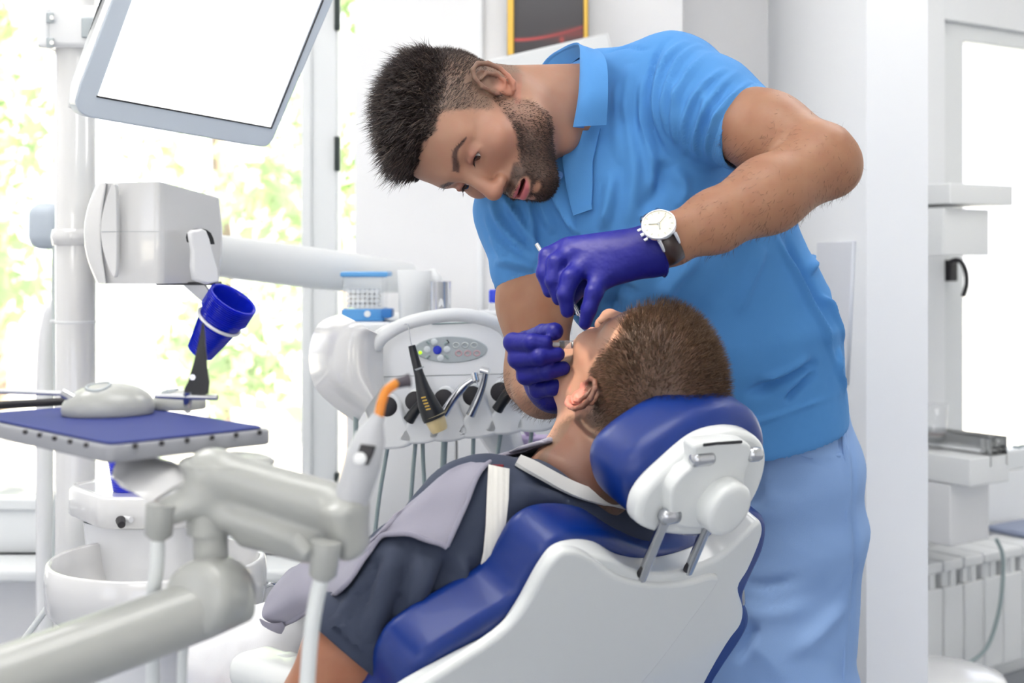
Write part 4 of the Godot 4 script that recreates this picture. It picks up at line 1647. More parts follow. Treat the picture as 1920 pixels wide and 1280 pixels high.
	b.lathe([Vector2(0.0, 0.0), Vector2(0.0055, 0.0), Vector2(0.0058, 0.0012), Vector2(0.005, 0.0022), Vector2(0.0038, 0.0014), Vector2(0.0, 0.0014)], bt + bn * 0.004, bn, 20)
	put(b.done(), "button", mat(96, 150, 220, 0.3), man)


func dentist_trousers(man: Node3D) -> void:
	var tb := Body.new()
	var w := Vector3(0.98, 0.12, -0.1)
	tb.flat(P(1440, 770, 2.09), P(1468, 900, 2.10), w, 0.118, 0.118, 0.105, 0.110, 0.05, 0.05)
	tb.flat(P(1468, 900, 2.10), P(1496, 1000, 2.11), w, 0.115, 0.098, 0.105, 0.10, 0.05, 0.05)
	# left leg (towards the viewer's right) and right leg behind
	var foot := Vector3(P(1490, 0, 2.12).x, 0.07, -2.12)
	tb.flat(P(1496, 1000, 2.11), P(1490, 1290, 2.12), w, 0.100, 0.090, 0.098, 0.085, 0.05, 0.05)
	tb.flat(P(1490, 1290, 2.12), foot, w, 0.090, 0.078, 0.085, 0.075, 0.02, 0.04)
	tb.flat(P(1420, 1000, 2.16), P(1385, 1290, 2.20), w, 0.09, 0.085, 0.095, 0.085, 0.05, 0.05)
	tb.flat(P(1385, 1290, 2.20), Vector3(P(1380, 0, 2.22).x, 0.07, -2.22), w, 0.085, 0.078, 0.085, 0.075, 0.02, 0.04)
	tb.mesh(0.009)
	tb.relax(1, 0.5)
	var L := []
	var add := func(px: Array, h: float, ww: float) -> void: L.append(fold(tb, px, h, ww))
	add.call([[1583, 770], [1590, 860], [1592, 980], [1588, 1120], [1585, 1270]], 0.0080, 0.006)
	add.call([[1592, 780], [1600, 880], [1602, 1000], [1598, 1120], [1592, 1270]], -0.0080, 0.006)
	add.call([[1470, 805], [1475, 830], [1500, 848], [1540, 855], [1572, 852]], 0.0080, 0.005)
	add.call([[1472, 818], [1485, 842], [1515, 860], [1560, 862]], -0.0060, 0.005)
	add.call([[1576, 780], [1578, 815], [1577, 850]], -0.0080, 0.004)
	add.call([[1385, 1080], [1420, 1098], [1460, 1096], [1500, 1080]], -0.0060, 0.009)
	add.call([[1385, 1130], [1420, 1150], [1480, 1146], [1520, 1120]], 0.0060, 0.014)
	add.call([[1590, 1120], [1560, 1160], [1520, 1200], [1480, 1230]], 0.0100, 0.012)
	add.call([[1380, 1240], [1400, 1200], [1420, 1170]], -0.0140, 0.010)
	add.call([[1420, 870], [1440, 900], [1445, 950]], 0.0080, 0.012)
	folds(tb, L)
	var rip := FastNoiseLite.new()
	rip.frequency = 7.0
	for i in tb.v.size(): tb.v[i] += tb.n[i] * rip.get_noise_3dv(tb.v[i]) * 0.003
	tb.normals()
	put(tb.done(), "trousers", M.trousers, man)
	# pocket edge and side seam, sewn on
	var onto := func(px: Array, lift: float) -> PackedVector3Array:
		var pts := []
		for q in px: pts.append(tb.march(EYE, ray(q[0], q[1]), 1.6, 2.5) + Vector3(0, 0, lift))
		return smooth_path(pts, 5)
	var b := B.new()
	b.tube(Array(onto.call([[1468, 806], [1472, 828], [1490, 845], [1525, 856], [1575, 853]], 0.001)), [0.0035], 8, true, 0.5)
	put(b.done(), "pocket_edge", M.trousers, man)
	b = B.new()
	b.tube(Array(onto.call([[1579, 775], [1584, 860], [1587, 980], [1584, 1120], [1582, 1275]], 0.0)), [0.0028], 8, true, 0.6)
	put(b.done(), "side_seam", M.trousers, man)
	for s in [[foot, 0.0], [Vector3(P(1380, 0, 2.22).x, 0.07, -2.22), 0.0]]:
		var sb := Body.new()
		var o: Vector3 = s[0]
		sb.flat(Vector3(o.x, 0.045, o.z - 0.05), Vector3(o.x - 0.05, 0.038, o.z + 0.14), Vector3(1, 0, 0.3), 0.042, 0.042, 0.043, 0.034, 0.045, 0.02)
		sb.add(Vector3(o.x, 0.06, o.z - 0.02), Vector3(o.x, 0.10, o.z - 0.02), 0.045, 0.042, 0.02)
		sb.mesh(0.010)
		put(sb.done(), "shoe", M.white_soft, man)


func hand_of(wrist: Array, fingers: Array, palm: Array) -> Body:
	var b := Body.new()
	for p in palm: b.add(P(p[0][0], p[0][1], p[0][2]), P(p[1][0], p[1][1], p[1][2]), p[2], p[3], 0.014)
	for f in fingers:
		var base := b.limbs.size()
		for i in f.p.size() - 1:
			b.add(P(f.p[i][0], f.p[i][1], f.p[i][2]), P(f.p[i + 1][0], f.p[i + 1][1], f.p[i + 1][2]), f.r[i], f.r[i + 1], 0.0035 if i > 0 else 0.008)
	return b


func dentist_gloves(man: Node3D) -> void:
	# the raised hand, knuckles to the left, little finger resting near the mouth
	var g := hand_of([], [
		{"p": [[1056, 466, 1.70], [1027, 480, 1.692], [1020, 512, 1.685], [1030, 546, 1.682]], "r": [0.0118, 0.0112, 0.0098, 0.0082]},
		{"p": [[1072, 474, 1.685], [1044, 492, 1.672], [1038, 526, 1.668], [1048, 560, 1.670]], "r": [0.0122, 0.0115, 0.0102, 0.0085]},
		{"p": [[1096, 496, 1.672], [1071, 520, 1.655], [1060, 552, 1.652], [1064, 583, 1.656]], "r": [0.0125, 0.0115, 0.0102, 0.0085]},
		{"p": [[1128, 515, 1.660], [1114, 548, 1.645], [1104, 580, 1.643], [1097, 606, 1.648]], "r": [0.0135, 0.0112, 0.0095, 0.0078]},
		{"p": [[1180, 490, 1.695], [1120, 515, 1.715], [1085, 540, 1.705], [1066, 566, 1.690]], "r": [0.0150, 0.0130, 0.0108, 0.0090]},
	], [
		[[1228, 462, 1.655], [1068, 462, 1.690], 0.024, 0.0125], [[1228, 466, 1.655], [1085, 475, 1.677], 0.024, 0.0135], [[1228, 470, 1.655], [1108, 498, 1.665], 0.024, 0.0145], [[1230, 474, 1.655], [1138, 516, 1.658], 0.024, 0.0155], [[1228, 470, 1.66], [1170, 490, 1.685], 0.024, 0.018]])
	g.add(P(1228, 466, 1.655), P(1244, 458, 1.655), 0.026, 0.0285, 0.015)
	g.mesh(0.0026)
	var w := P(1238, 461, 1.655)
	var axis := (P(1258, 449, 1.655) - P(1215, 470, 1.652)).normalized()
	axis = (axis + Vector3(0.10, -0.32, 0)).normalized()
	g.cut(func(p: Vector3) -> bool: return (p - w).dot(axis) < 0.002)
	put(g.done(), "glove", M.glove, man)
	var b := B.new()
	# rolled cuff
	var pts := []
	var a1 := axis.cross(Vector3(0, 0, 1)).normalized()
	var a2 := axis.cross(a1)
	for i in 25:
		var t := TAU * i / 24.0
		var dir := a1 * cos(t) + a2 * sin(t)
		var p := w + dir * 0.06
		for k in 60:
			var d := g.dist(p, g.limbs)
			if d < 0.0005: break
			p -= dir * d * 0.8
		pts.append(p + axis * 0.001)
	b.tube(pts, [0.0019], 8, false)
	put(b.done(), "glove_cuff", M.glove, man)
	# the closed hand with the syringe
	g = hand_of([], [
		{"p": [[992, 640, 1.775], [962, 642, 1.725], [998, 642, 1.694], [1023, 642, 1.692]], "r": [0.0120, 0.0122, 0.0108, 0.0092]},
		{"p": [[994, 672, 1.775], [970, 673, 1.722], [1012, 669, 1.690], [1046, 664, 1.694]], "r": [0.0122, 0.0120, 0.0108, 0.0090]},
		{"p": [[1002, 702, 1.775], [986, 704, 1.722], [1026, 697, 1.698], [1056, 690, 1.704]], "r": [0.0122, 0.0118, 0.0106, 0.0090]},
		{"p": [[1014, 724, 1.775], [1008, 731, 1.735], [1036, 727, 1.715], [1060, 720, 1.718]], "r": [0.0118, 0.0108, 0.0098, 0.0085]},
		{"p": [[1015, 690, 1.80], [985, 640, 1.775], [1018, 625, 1.735], [1040, 621, 1.702]], "r": [0.0160, 0.0125, 0.0118, 0.0112]},
	], [
		[[1036, 730, 1.79], [988, 652, 1.785], 0.022, 0.014], [[1036, 730, 1.79], [990, 676, 1.785], 0.022, 0.015], [[1036, 730, 1.79], [1000, 702, 1.785], 0.022, 0.015], [[1036, 730, 1.79], [1012, 722, 1.78], 0.022, 0.015], [[1030, 710, 1.80], [1036, 742, 1.765], 0.022, 0.018]])
	g.add(P(1030, 728, 1.78), P(1042, 732, 1.79), 0.024, 0.025, 0.015)
	g.mesh(0.0026)
	put(g.done(), "glove", M.glove, man)


func build_patient() -> void:
	var man := thing("person", "man with cropped brown hair in a grey T-shirt reclining in the chair", "person", P(1000, 1180, 1.75))
	var noise := FastNoiseLite.new()
	noise.frequency = 60.0
	noise.seed = 21
	var hs := PATIENT_HEAD
	var u := Vector3(hs.u[0], hs.u[1], hs.u[2]).normalized()
	var f := Vector3(hs.f[0], hs.f[1], hs.f[2])
	f = (f - u * f.dot(u)).normalized()
	var l := u.cross(f)
	var k: float = hs.s
	var xf := Transform3D(Basis(l * k, u * k, f * k), P(hs.c[0], hs.c[1], hs.c[2]))
	var inv := xf.affine_inverse()
	var hb := Body.new()
	hb.xf = xf
	hb.s = k
	head_limbs(hb, 0.007, 0.9)
	ear_limbs(hb, 1.0, 1.22)
	ear_limbs(hb, -1.0, 1.22)
	hb.xf = Transform3D.IDENTITY
	hb.s = 1.0
	hb.flat(xf * Vector3(0, -0.05, -0.05), P(1082, 922, 1.672), Vector3(-0.68, 0, 0.73), 0.054, 0.072, 0.056, 0.062, 0.04, 0.03)
	hb.add(xf * Vector3(0, -0.075, -0.005), P(1060, 905, 1.70), 0.040, 0.046, 0.03)
	hb.mesh(0.0024)
	var hairy := func(p: Vector3) -> float:
		var wob := noise.get_noise_3dv(p * 2.0) * 0.006
		var front := 0.064 - 0.010 * smoothstep(0.03, 0.06, absf(p.x))
		var a := smoothstep(front - 0.006, front + 0.006, p.y + wob)
		var lim := 0.036 + (p.y - 0.03) * 0.35
		var bk := smoothstep(lim + 0.006, lim - 0.008, p.z + wob) * smoothstep(-0.018, 0.0, p.y + wob)
		var nape_m := smoothstep(-0.016, -0.032, p.z + wob) * smoothstep(-0.098, -0.06, p.y + wob)
		return maxf(a, maxf(bk, nape_m))
	var stubble := func(p: Vector3) -> float:
		var m := smoothstep(-0.005, 0.01, p.z) * smoothstep(0.045, 0.02, p.z) * smoothstep(-0.06, -0.03, p.y) * smoothstep(0.012, -0.005, p.y)
		return m * 0.5
	hb.paint(func(w: Vector3, nn: Vector3) -> Color:
		var p := inv * w
		var c := lin(188, 144, 122).lerp(lin(180, 127, 106), clampf(0.4 + noise.get_noise_3dv(p * 0.8) * 0.7, 0.0, 1.0) * 0.6)
		if absf(p.x) > 0.069 and p.y > -0.05 and p.z < 0.02 and p.y < 0.03: c = lin(205, 131, 116)
		var lip := Vector2(p.x / 0.0235, (p.y + 0.0745) / 0.0150).length()
		if p.z > 0.082: c = c.lerp(lin(190, 116, 112), smoothstep(1.05, 0.85, lip))
		c = c.lerp(lin(120, 92, 78), stubble.call(p) * 0.45)
		return c.lerp(lin(80, 60, 46), 0.85 * hairy.call(p)))
	# bare forearm and upper arm below the sleeve
	var ab := Body.new()
	ab.add(P(760, 1090, 1.545), P(650, 1225, 1.52), 0.050, 0.047, 0.02)
	ab.add(P(650, 1225, 1.52), P(603, 1320, 1.515), 0.047, 0.043, 0.02)
	ab.add(P(603, 1320, 1.515), P(590, 1360, 1.53), 0.043, 0.042, 0.02)
	ab.add(P(590, 1360, 1.53), P(455, 1365, 1.70), 0.042, 0.030, 0.02)
	ab.mesh(0.006)
	ab.paint(func(w: Vector3, _n: Vector3) -> Color: return lin(175, 120, 91).lerp(lin(163, 103, 74), clampf(0.5 + noise.get_noise_3dv(w * 0.4), 0.0, 1.0)))
	var hand := Body.new()
	for i in 4:
		var o := Vector3(-0.004, -0.002, 0.012) * i
		hand.add(P(455, 1365, 1.70) + o * 0.8, P(415, 1362, 1.78) + o, 0.016, 0.012, 0.012)
		hand.add(P(415, 1362, 1.78) + o, P(398, 1372, 1.83) + o, 0.010, 0.0095, 0.004)
		hand.add(P(398, 1372, 1.83) + o, P(392, 1392, 1.85) + o, 0.0095, 0.008, 0.004)
	hand.add(P(452, 1358, 1.71), P(430, 1345, 1.75), 0.013, 0.010, 0.008)
	hand.add(P(430, 1345, 1.75), P(412, 1348, 1.79), 0.010, 0.0085, 0.004)
	hand.mesh(0.004)
	hand.paint(func(_w: Vector3, _n: Vector3) -> Color: return lin(196, 142, 116))
	var all := Body.new()
	all.take(hb); all.take(ab); all.take(hand)
	put(all.done(), "body", M.skin, man)
	# hair: longer on top, short at the nape
	var back := (xf.basis * Vector3(0, 0.15, -0.3)).normalized()
	var head := hair_set(hb, func(p: Vector3, nn: Vector3, r: RandomNumberGenerator) -> Array:
		var q := inv * p
		var h: float = hairy.call(q)
		if q.y < -0.10 or h < r.randf_range(0.25, 0.8): return []
		if absf(q.x) > 0.078 and q.y < 0.03 and q.z < 0.02 and q.z > -0.036: return []
		var t := smoothstep(-0.03, 0.07, q.y)
		var d := (nn * lerpf(0.55, 1.0, t) + back * 0.2 + xf.basis * Vector3(0, lerpf(-0.8, 0.25, t), lerpf(-0.35, 0.25, t)) / k + jit(r, 0.16)).normalized()
		var c := lin(70, 52, 40).lerp(lin(122, 96, 72), pow(r.randf(), 2.0) * t)
		return [d, lerpf(0.0035, 0.0145, t) * r.randf_range(0.75, 1.3), r.randf_range(0.00015, 0.0003), shade(c, r, 0.3), jit(r, 0.12)], 32000, 31)
	put(head, "hair", M.hair, man).set_meta("kind", "stuff")
	# lashes of the closed eye
	var lash := B.new()
	for s in [-1.0, 1.0]:
		for i in 12:
			var t := i / 11.0
			var p0 := Vector3((0.0205 + 0.021 * t) * s, -0.005, lerpf(0.0880, 0.0835, t))
			lash.tube([xf * p0, xf * (p0 + Vector3(0.002 * s, -0.003, 0.004)), xf * (p0 + Vector3(0.003 * s, -0.004, 0.009))], [0.0004, 0.0003, 0.00005], 4, false)
	put(lash.done(), "eyelashes", mat(60, 44, 36, 0.5), man).set_meta("kind", "stuff")
	patient_clothes(man)


func patient_clothes(man: Node3D) -> void:
	var side := Vector3(-0.68, 0, 0.73)
	var sb := Body.new()
	var cp := P(1225, 1000, 1.62)
	var at := func(up: float, left: float, front: float) -> Vector3: return cp + Vector3(0.3665, 0.866, 0.34) * up + Vector3(-0.68, 0, 0.733) * left + Vector3(-0.635, 0.5, -0.589) * front
	sb.add(at.call(-0.035, 0.04, 0.115), at.call(-0.045, 0.17, 0.130), 0.052, 0.058, 0.05)
	sb.add(at.call(-0.035, -0.04, 0.115), at.call(-0.05, -0.17, 0.125), 0.052, 0.055, 0.05)
	sb.flat(at.call(-0.09, 0, 0.168), at.call(-0.26, 0, 0.178), side, 0.165, 0.160, 0.088, 0.098, 0.06, 0.06)
	sb.flat(at.call(-0.26, 0, 0.178), at.call(-0.47, 0, 0.185), side, 0.160, 0.160, 0.098, 0.105, 0.05, 0.06)
	sb.add(at.call(-0.03, 0.07, 0.088), at.call(-0.03, 0.135, 0.112), 0.044, 0.055, 0.04)
	sb.add(at.call(-0.03, -0.07, 0.088), at.call(-0.03, -0.135, 0.105), 0.044, 0.052, 0.04)
	sb.add(at.call(-0.05, 0.05, 0.075), at.call(-0.05, -0.05, 0.075), 0.046, 0.046, 0.04)
	# sleeve
	sb.add(at.call(-0.045, 0.17, 0.130), P(765, 1085, 1.545), 0.062, 0.060, 0.03)
	sb.add(P(765, 1085, 1.545), P(668, 1205, 1.522), 0.060, 0.060, 0.02)
	sb.mesh(0.0075)
	sb.relax(1, 0.4)
	var L := []
	var add := func(px: Array, h: float, w: float) -> void: L.append(fold(sb, px, h, w))
	add.call([[766, 1010], [758, 1070], [745, 1140], [735, 1200], [728, 1260]], -0.0144, 0.006)
	add.call([[745, 1020], [725, 1080], [705, 1150], [690, 1220]], 0.0108, 0.010)
	add.call([[715, 1040], [690, 1090], [665, 1150]], -0.0090, 0.010)
	add.call([[700, 1060], [668, 1110], [640, 1165]], 0.0090, 0.009)
	add.call([[845, 1040], [838, 1080], [815, 1130], [800, 1160]], -0.0162, 0.009)
	add.call([[860, 1040], [865, 1080], [850, 1110]], 0.0126, 0.009)
	add.call([[835, 1130], [870, 1110], [900, 1120]], -0.0144, 0.008)
	add.call([[800, 1040], [790, 1090], [775, 1150]], 0.0108, 0.012)
	add.call([[985, 895], [1030, 905], [1080, 925], [1130, 940]], -0.0072, 0.007)
	add.call([[960, 920], [1010, 930], [1060, 940]], 0.0090, 0.008)
	add.call([[945, 960], [1000, 975], [1040, 970]], -0.0072, 0.008)
	add.call([[620, 1150], [650, 1195], [690, 1240]], 0.0072, 0.006)
	folds(sb, L)
	var rip := FastNoiseLite.new()
	rip.frequency = 10.0
	rip.seed = 3
	for i in sb.v.size(): sb.v[i] += sb.n[i] * rip.get_noise_3dv(sb.v[i]) * 0.003
	sb.normals()
	var c0 := P(668, 1205, 1.522)
	var cd := (c0 - P(765, 1085, 1.545)).normalized()
	var nd := (P(1150, 800, 1.69) - P(1085, 945, 1.68)).normalized()
	var nc := P(1090, 905, 1.675)
	sb.cut(func(p: Vector3) -> bool:
		if (p - c0).dot(cd) > -0.002 and (p - c0).length() < 0.14: return false
		return true)
	put(sb.done(), "t_shirt", M.tshirt, man)
	# turned sleeve hem
	var hb := B.new()
	var hr := []
	for t in [[-0.022, 0.0615], [-0.012, 0.0625], [0.004, 0.0615], [0.013, 0.0600], [0.0145, 0.0585], [0.010, 0.0555]]:
		var a1 := cd.cross(Vector3(0.3, 0, 1)).normalized()
		hr.append(hb.ring(c0 + cd * t[0], a1 * t[1], cd.cross(a1) * t[1], 40))
	hb.grid(hr, true)
	put(hb.done(), "sleeve_hem", M.tshirt, man)
	# pale neck rib: a band lying on the shirt round the neck
	var onto := func(px: float, py: float, lift: float) -> Vector3:
		var q := sb.march(EYE, ray(px, py), 1.3, 2.2)
		return q + (EYE - q).normalized() * lift
	var b := B.new()
	var top := []
	var low := []
	for q in [[975, 858, 965, 872], [1000, 868, 985, 884], [1030, 884, 1018, 902], [1065, 902, 1055, 922], [1100, 916, 1092, 937], [1140, 926, 1134, 948], [1180, 935, 1178, 956]]:
		top.append(onto.call(q[0], q[1], 0.004))
		low.append(onto.call(q[2], q[3], 0.004))
	var rows := []
	var a := smooth_path(top, 4)
	var c := smooth_path(low, 4)
	for t in [0.0, 0.33, 0.66, 1.0]:
		var row := PackedVector3Array()
		for i in a.size(): row.append(a[i].lerp(c[i], t) + Vector3(0, 0.25, 1).normalized() * 0.002 * sin(PI * t))
		rows.append(row)
	thick_sheet(b, rows, -0.004)
	put(b.done(), "neck_rib", M.tshirt_collar, man)
	# white trousers over the thighs
	var tb := Body.new()
	tb.flat(P(720, 1330, 1.80), P(590, 1245, 1.87), side, 0.12, 0.10, 0.10, 0.085, 0.06, 0.06)
	tb.add(P(560, 1235, 1.80), P(445, 1240, 1.93), 0.080, 0.070, 0.04)
	tb.add(P(620, 1245, 1.94), P(525, 1245, 2.08), 0.080, 0.070, 0.04)
	tb.add(P(445, 1240, 1.93), P(415, 1345, 1.97), 0.068, 0.055, 0.04)
	tb.add(P(525, 1245, 2.08), P(490, 1345, 2.12), 0.068, 0.055, 0.04)
	tb.mesh(0.010)
	rip.frequency = 14.0
	for i in tb.v.size(): tb.v[i] += tb.n[i] * rip.get_noise_3dv(tb.v[i]) * 0.005
	tb.normals()
	put(tb.done(), "trousers", M.whitecloth, man)
	# lilac bib over shoulder and chest
	var bib := thing("dental_bib", "pale lilac cloth bib draped over the patient's shoulder and chest", "bib", P(800, 960, 1.6))
	var net := [
		[[838, 1026, 1.440], [872, 950, 1.462], [908, 874, 1.520], [970, 848, 1.60], [1034, 826, 1.66], [1010, 850, 1.80]],
		[[778, 1006, 1.430], [802, 945, 1.470], [838, 888, 1.55], [880, 866, 1.64], [910, 866, 1.74], [905, 890, 1.84]],
		[[720, 1003, 1.420], [732, 980, 1.475], [765, 946, 1.57], [800, 922, 1.67], [832, 922, 1.78], [842, 950, 1.88]],
		[[686, 1042, 1.430], [690, 1024, 1.49], [702, 1006, 1.58], [725, 993, 1.68], [752, 993, 1.80], [772, 1020, 1.90]],
		[[640, 1104, 1.52], [622, 1078, 1.56], [628, 1044, 1.63], [650, 1028, 1.72], [680, 1028, 1.82], [710, 1050, 1.92]],
		[[580, 1145, 1.60], [552, 1118, 1.62], [555, 1068, 1.68], [580, 1048, 1.76], [610, 1048, 1.86], [640, 1075, 1.95]],
		[[532, 1172, 1.66], [492, 1160, 1.665], [502, 1118, 1.70], [536, 1073, 1.78], [566, 1063, 1.88], [590, 1090, 1.97]]]
	for i in net.size():
		for j in 4:
			var q: Array = net[i][j]
			var hit := sb.march(EYE, ray(q[0], q[1]), 1.3, 2.2)
			if sb.dist(hit, sb.limbs) < 0.002:
				q[2] = clampf(EYE.z - hit.z - 0.012, q[2] - 0.06, q[2] + 0.09)
	var sh := sheet(net, 6)
	for i in sh.size():
		for j in sh[i].size():
			sh[i][j] += Vector3(0.2, 0.6, 0.6) * (0.0022 * sin(j * 0.9 + i * 0.25) + 0.0018 * sin(i * 1.1))
	b = B.new()
	thick_sheet(b, sh, -0.0025)
	put(b.done(), "cloth", M.bib, bib)
	# sewn hem along the two near edges
	b = B.new()
	var e1 := []
	for j in sh[0].size():
		if j < sh[0].size() * 0.8: e1.append(sh[0][j] + Vector3(0, 0.001, 0.0005))
	b.tube(e1, [0.0030], 6, true, 0.6)
	put(b.done(), "hem", M.bib_seam, bib)
	b = B.new()
	var e2 := []
	for i in sh.size(): e2.append(sh[i][0] + Vector3(0, 0, 0.0005))
	b.tube(e2, [0.0030], 6, true, 0.6)
	put(b.done(), "hem", M.bib_seam, bib)
	# turned-up corner at its lower end
	b = B.new()
	thick_sheet(b, sheet([[[486, 1160, 1.655], [505, 1168, 1.65], [530, 1166, 1.65]], [[492, 1172, 1.655], [508, 1180, 1.65], [534, 1176, 1.648]], [[505, 1180, 1.66], [520, 1187, 1.655], [528, 1188, 1.655]]], 4), 0.002)
	put(b.done(), "turned_corner", M.bib, bib)
	# small red maker's tab at its shoulder edge
	b = B.new()
	b.rbox(onto.call(933, 873, 0.004), Vector3(0.014, 0.003, 0.003), 0.001)
	put(b.done(), "tab", mat(120, 20, 34, 0.7), bib)
	# white strap that ties the bib
	var strap := thing("bib_strap", "flat white cloth strap running down from the bib over the grey shirt", "strap", P(920, 1000, 1.55))
	b = B.new()
	rows = []
	for q in [[916, 872, 954, 880], [913, 930, 952, 935], [911, 985, 946, 990], [906, 1035, 934, 1040], [896, 1080, 916, 1085], [884, 1115, 908, 1112], [874, 1132, 902, 1128]]:
		var p0: Vector3 = onto.call(q[0], q[1], 0.005)
		var p1: Vector3 = onto.call(q[2], q[3], 0.005)
		var row := PackedVector3Array()
		for i in 7: row.append(p0.lerp(p1, i / 6.0) + Vector3(0, 0.1, 1) * 0.003 * sin(PI * i / 6.0))
		rows.append(row)
	thick_sheet(b, rows, -0.002)
	put(b.done(), "band", M.strap, strap)
	b = B.new()
	rows = []
	for q in [[898, 1075, 915, 1070], [905, 1095, 913, 1100], [903, 1118, 911, 1112]]:
		var p0: Vector3 = onto.call(q[0], q[1], 0.009)
		var p1: Vector3 = onto.call(q[2], q[3], 0.009)
		var row := PackedVector3Array()
		for i in 5: row.append(p0.lerp(p1, i / 4.0))
		rows.append(row)
	thick_sheet(b, rows, -0.002)
	put(b.done(), "folded_end", M.strap, strap)


# ------------------------------------------------------------------ the chair

func moved(poly: PackedVector3Array, by: Vector3) -> PackedVector3Array:
	for i in poly.size(): poly[i] += by
	return poly


func build_chair() -> void:
	var nb := Vector3(0.635, -0.5, 0.589).normalized()
	var p0 := P(1225, 1000, 1.62)
	var t := thing("dental_chair", "dental chair with blue upholstery and white moulded shell", "dental chair", Vector3(p0.x, 0, p0.z - 0.1))
	var b := B.new()
	b.slab(moved(outline([[700, 1330], [735, 1283], [850, 1218], [922, 1180], [962, 1130], [1002, 1058], [1032, 1020], [1070, 1008], [1110, 1012], [1150, 1034], [1200, 1043], [1255, 1036], [1315, 1012], [1362, 972], [1388, 948], [1396, 962], [1389, 990], [1370, 1036], [1352, 1070], [1362, 1110], [1357, 1140], [1332, 1175], [1290, 1250], [1240, 1360], [1150, 1440], [800, 1430]], p0, nb, 4), nb * 0.034), nb, 0.034, 0.016, 0.004, 6)
	put(b.done(), "backrest_shell", M.shell, t)
	b = B.new()
	b.slab(outline([[760, 1330], [800, 1285], [935, 1195], [985, 1140], [1022, 1075], [1052, 1040], [1080, 1034], [1112, 1046], [1160, 1080], [1225, 1096], [1290, 1092], [1338, 1080], [1348, 1092], [1300, 1160], [1240, 1240], [1190, 1300], [1130, 1380], [820, 1390]], p0 + nb * 0.040, nb, 4), nb, 0.012, 0.006, 0.002, 4)
	put(b.done(), "shell_panel", M.shell, t)
	b = B.new()
	var pc := p0 - nb * 0.034
	b.slab(moved(outline([[690, 1350], [716, 1290], [730, 1240], [766, 1190], [850, 1135], [925, 1090], [958, 1045], [985, 1003], [1020, 976], [1060, 967], [1110, 972], [1150, 990], [1200, 1006], [1260, 1003], [1325, 980], [1378, 945], [1400, 942], [1408, 962], [1402, 1000], [1380, 1050], [1366, 1090], [1378, 1128], [1365, 1165], [1300, 1270], [1260, 1400], [1100, 1450], [800, 1440]], pc, nb, 4), nb * 0.034), nb, 0.068, 0.024, 0.034, 7)
	put(b.done(), "backrest_cushion", M.blue_pad, t)
	# headrest
	var nh := Vector3(0.56, -0.38, 0.74).normalized()
	var h0 := P(1290, 905, 1.56)
	b = B.new()
	b.slab(moved(outline([[1180, 968], [1178, 932], [1198, 896], [1238, 857], [1290, 814], [1335, 797], [1380, 797], [1408, 814], [1417, 845], [1408, 890], [1385, 935], [1345, 975], [1300, 988], [1230, 986]], h0, nh, 4), nh * 0.020), nh, 0.024, 0.008, 0.006, 4)
	put(b.done(), "headrest_plate", M.shell, t)
	b = B.new()
	b.slab(moved(outline([[1150, 935], [1134, 900], [1135, 866], [1158, 830], [1205, 792], [1270, 755], [1330, 740], [1376, 746], [1396, 768], [1402, 805], [1388, 850], [1360, 915], [1310, 972], [1260, 985], [1200, 968]], h0 - nh * 0.044, nh, 4), nh * 0.044), nh, 0.088, 0.036, 0.044, 8)
	put(b.done(), "headrest_cushion", M.blue_pad, t)
	b = B.new()
	b.slab(outline([[1304, 838], [1330, 832], [1388, 829], [1408, 836], [1411, 862], [1398, 888], [1398, 930], [1390, 965], [1340, 990], [1282, 990], [1262, 975], [1258, 945], [1262, 915], [1282, 888], [1302, 870]], h0 + nh * 0.036, nh, 4), nh, 0.020, 0.009, 0.002, 5)
	var hinge := put(b.done(), "headrest_hinge", M.shell, t)
	b = B.new()
	var kc := on_plane(1346, 940, h0 + nh * 0.036, nh)
	b.lathe([Vector2(0.0, -0.004), Vector2(0.031, -0.004), Vector2(0.0325, 0.0), Vector2(0.0325, 0.018), Vector2(0.0300, 0.0215), Vector2(0.024, 0.0225), Vector2(0.0, 0.0225)], kc, nh, 40)
	put(b.done(), "tension_knob", M.shell, hinge)
	b = B.new()
	b.tube([on_plane(1320, 834, h0 + nh * 0.0365, nh), on_plane(1345, 831, h0 + nh * 0.0365, nh), on_plane(1390, 828, h0 + nh * 0.0365, nh)], [0.0018], 6)
	put(b.done(), "slit", M.black, hinge)
	for s in [[[1297, 862], [1334, 858]], [[1402, 853], [1424, 850]]]:
		b = B.new()
		var a := on_plane(s[0][0], s[0][1], h0 + nh * 0.034, nh)
		var c := on_plane(s[1][0], s[1][1], h0 + nh * 0.034, nh)
		var ax := (c - a).normalized()
		var len := (c - a).length()
		b.lathe([Vector2(0.0, 0.0), Vector2(0.0055, 0.0005), Vector2(0.0080, 0.003), Vector2(0.0085, 0.006), Vector2(0.0085, len - 0.005), Vector2(0.0075, len - 0.001), Vector2(0.0, len)], a, ax, 24)
		put(b.done(), "hinge_pin", M.steel, hinge)
	# the two rods that carry it
	for s in [[[1207, 1072], [1249, 967]], [[1294, 1062], [1330, 975]]]:
		b = B.new()
		var a := on_plane(s[0][0], s[0][1], p0 + nb * 0.034, nb)
		var c := on_plane(s[1][0], s[1][1], h0 + nh * 0.030, nh)
		b.tube([a - (c - a).normalized() * 0.012, c], [0.0062], 20)
		put(b.done(), "headrest_rod", M.steel, t)
		b = B.new()
		b.lathe([Vector2(0.0105, -0.002), Vector2(0.0105, 0.0006), Vector2(0.0, 0.0008)], a + (c - a).normalized() * 0.003, nb, 24)
		put(b.done(), "rod_socket", M.dark, t)
	b = B.new()
	var rc := on_plane(1252, 967, h0 + nh * 0.030, nh)
	var rx := (on_plane(1280, 962, h0 + nh * 0.030, nh) - rc).normalized()
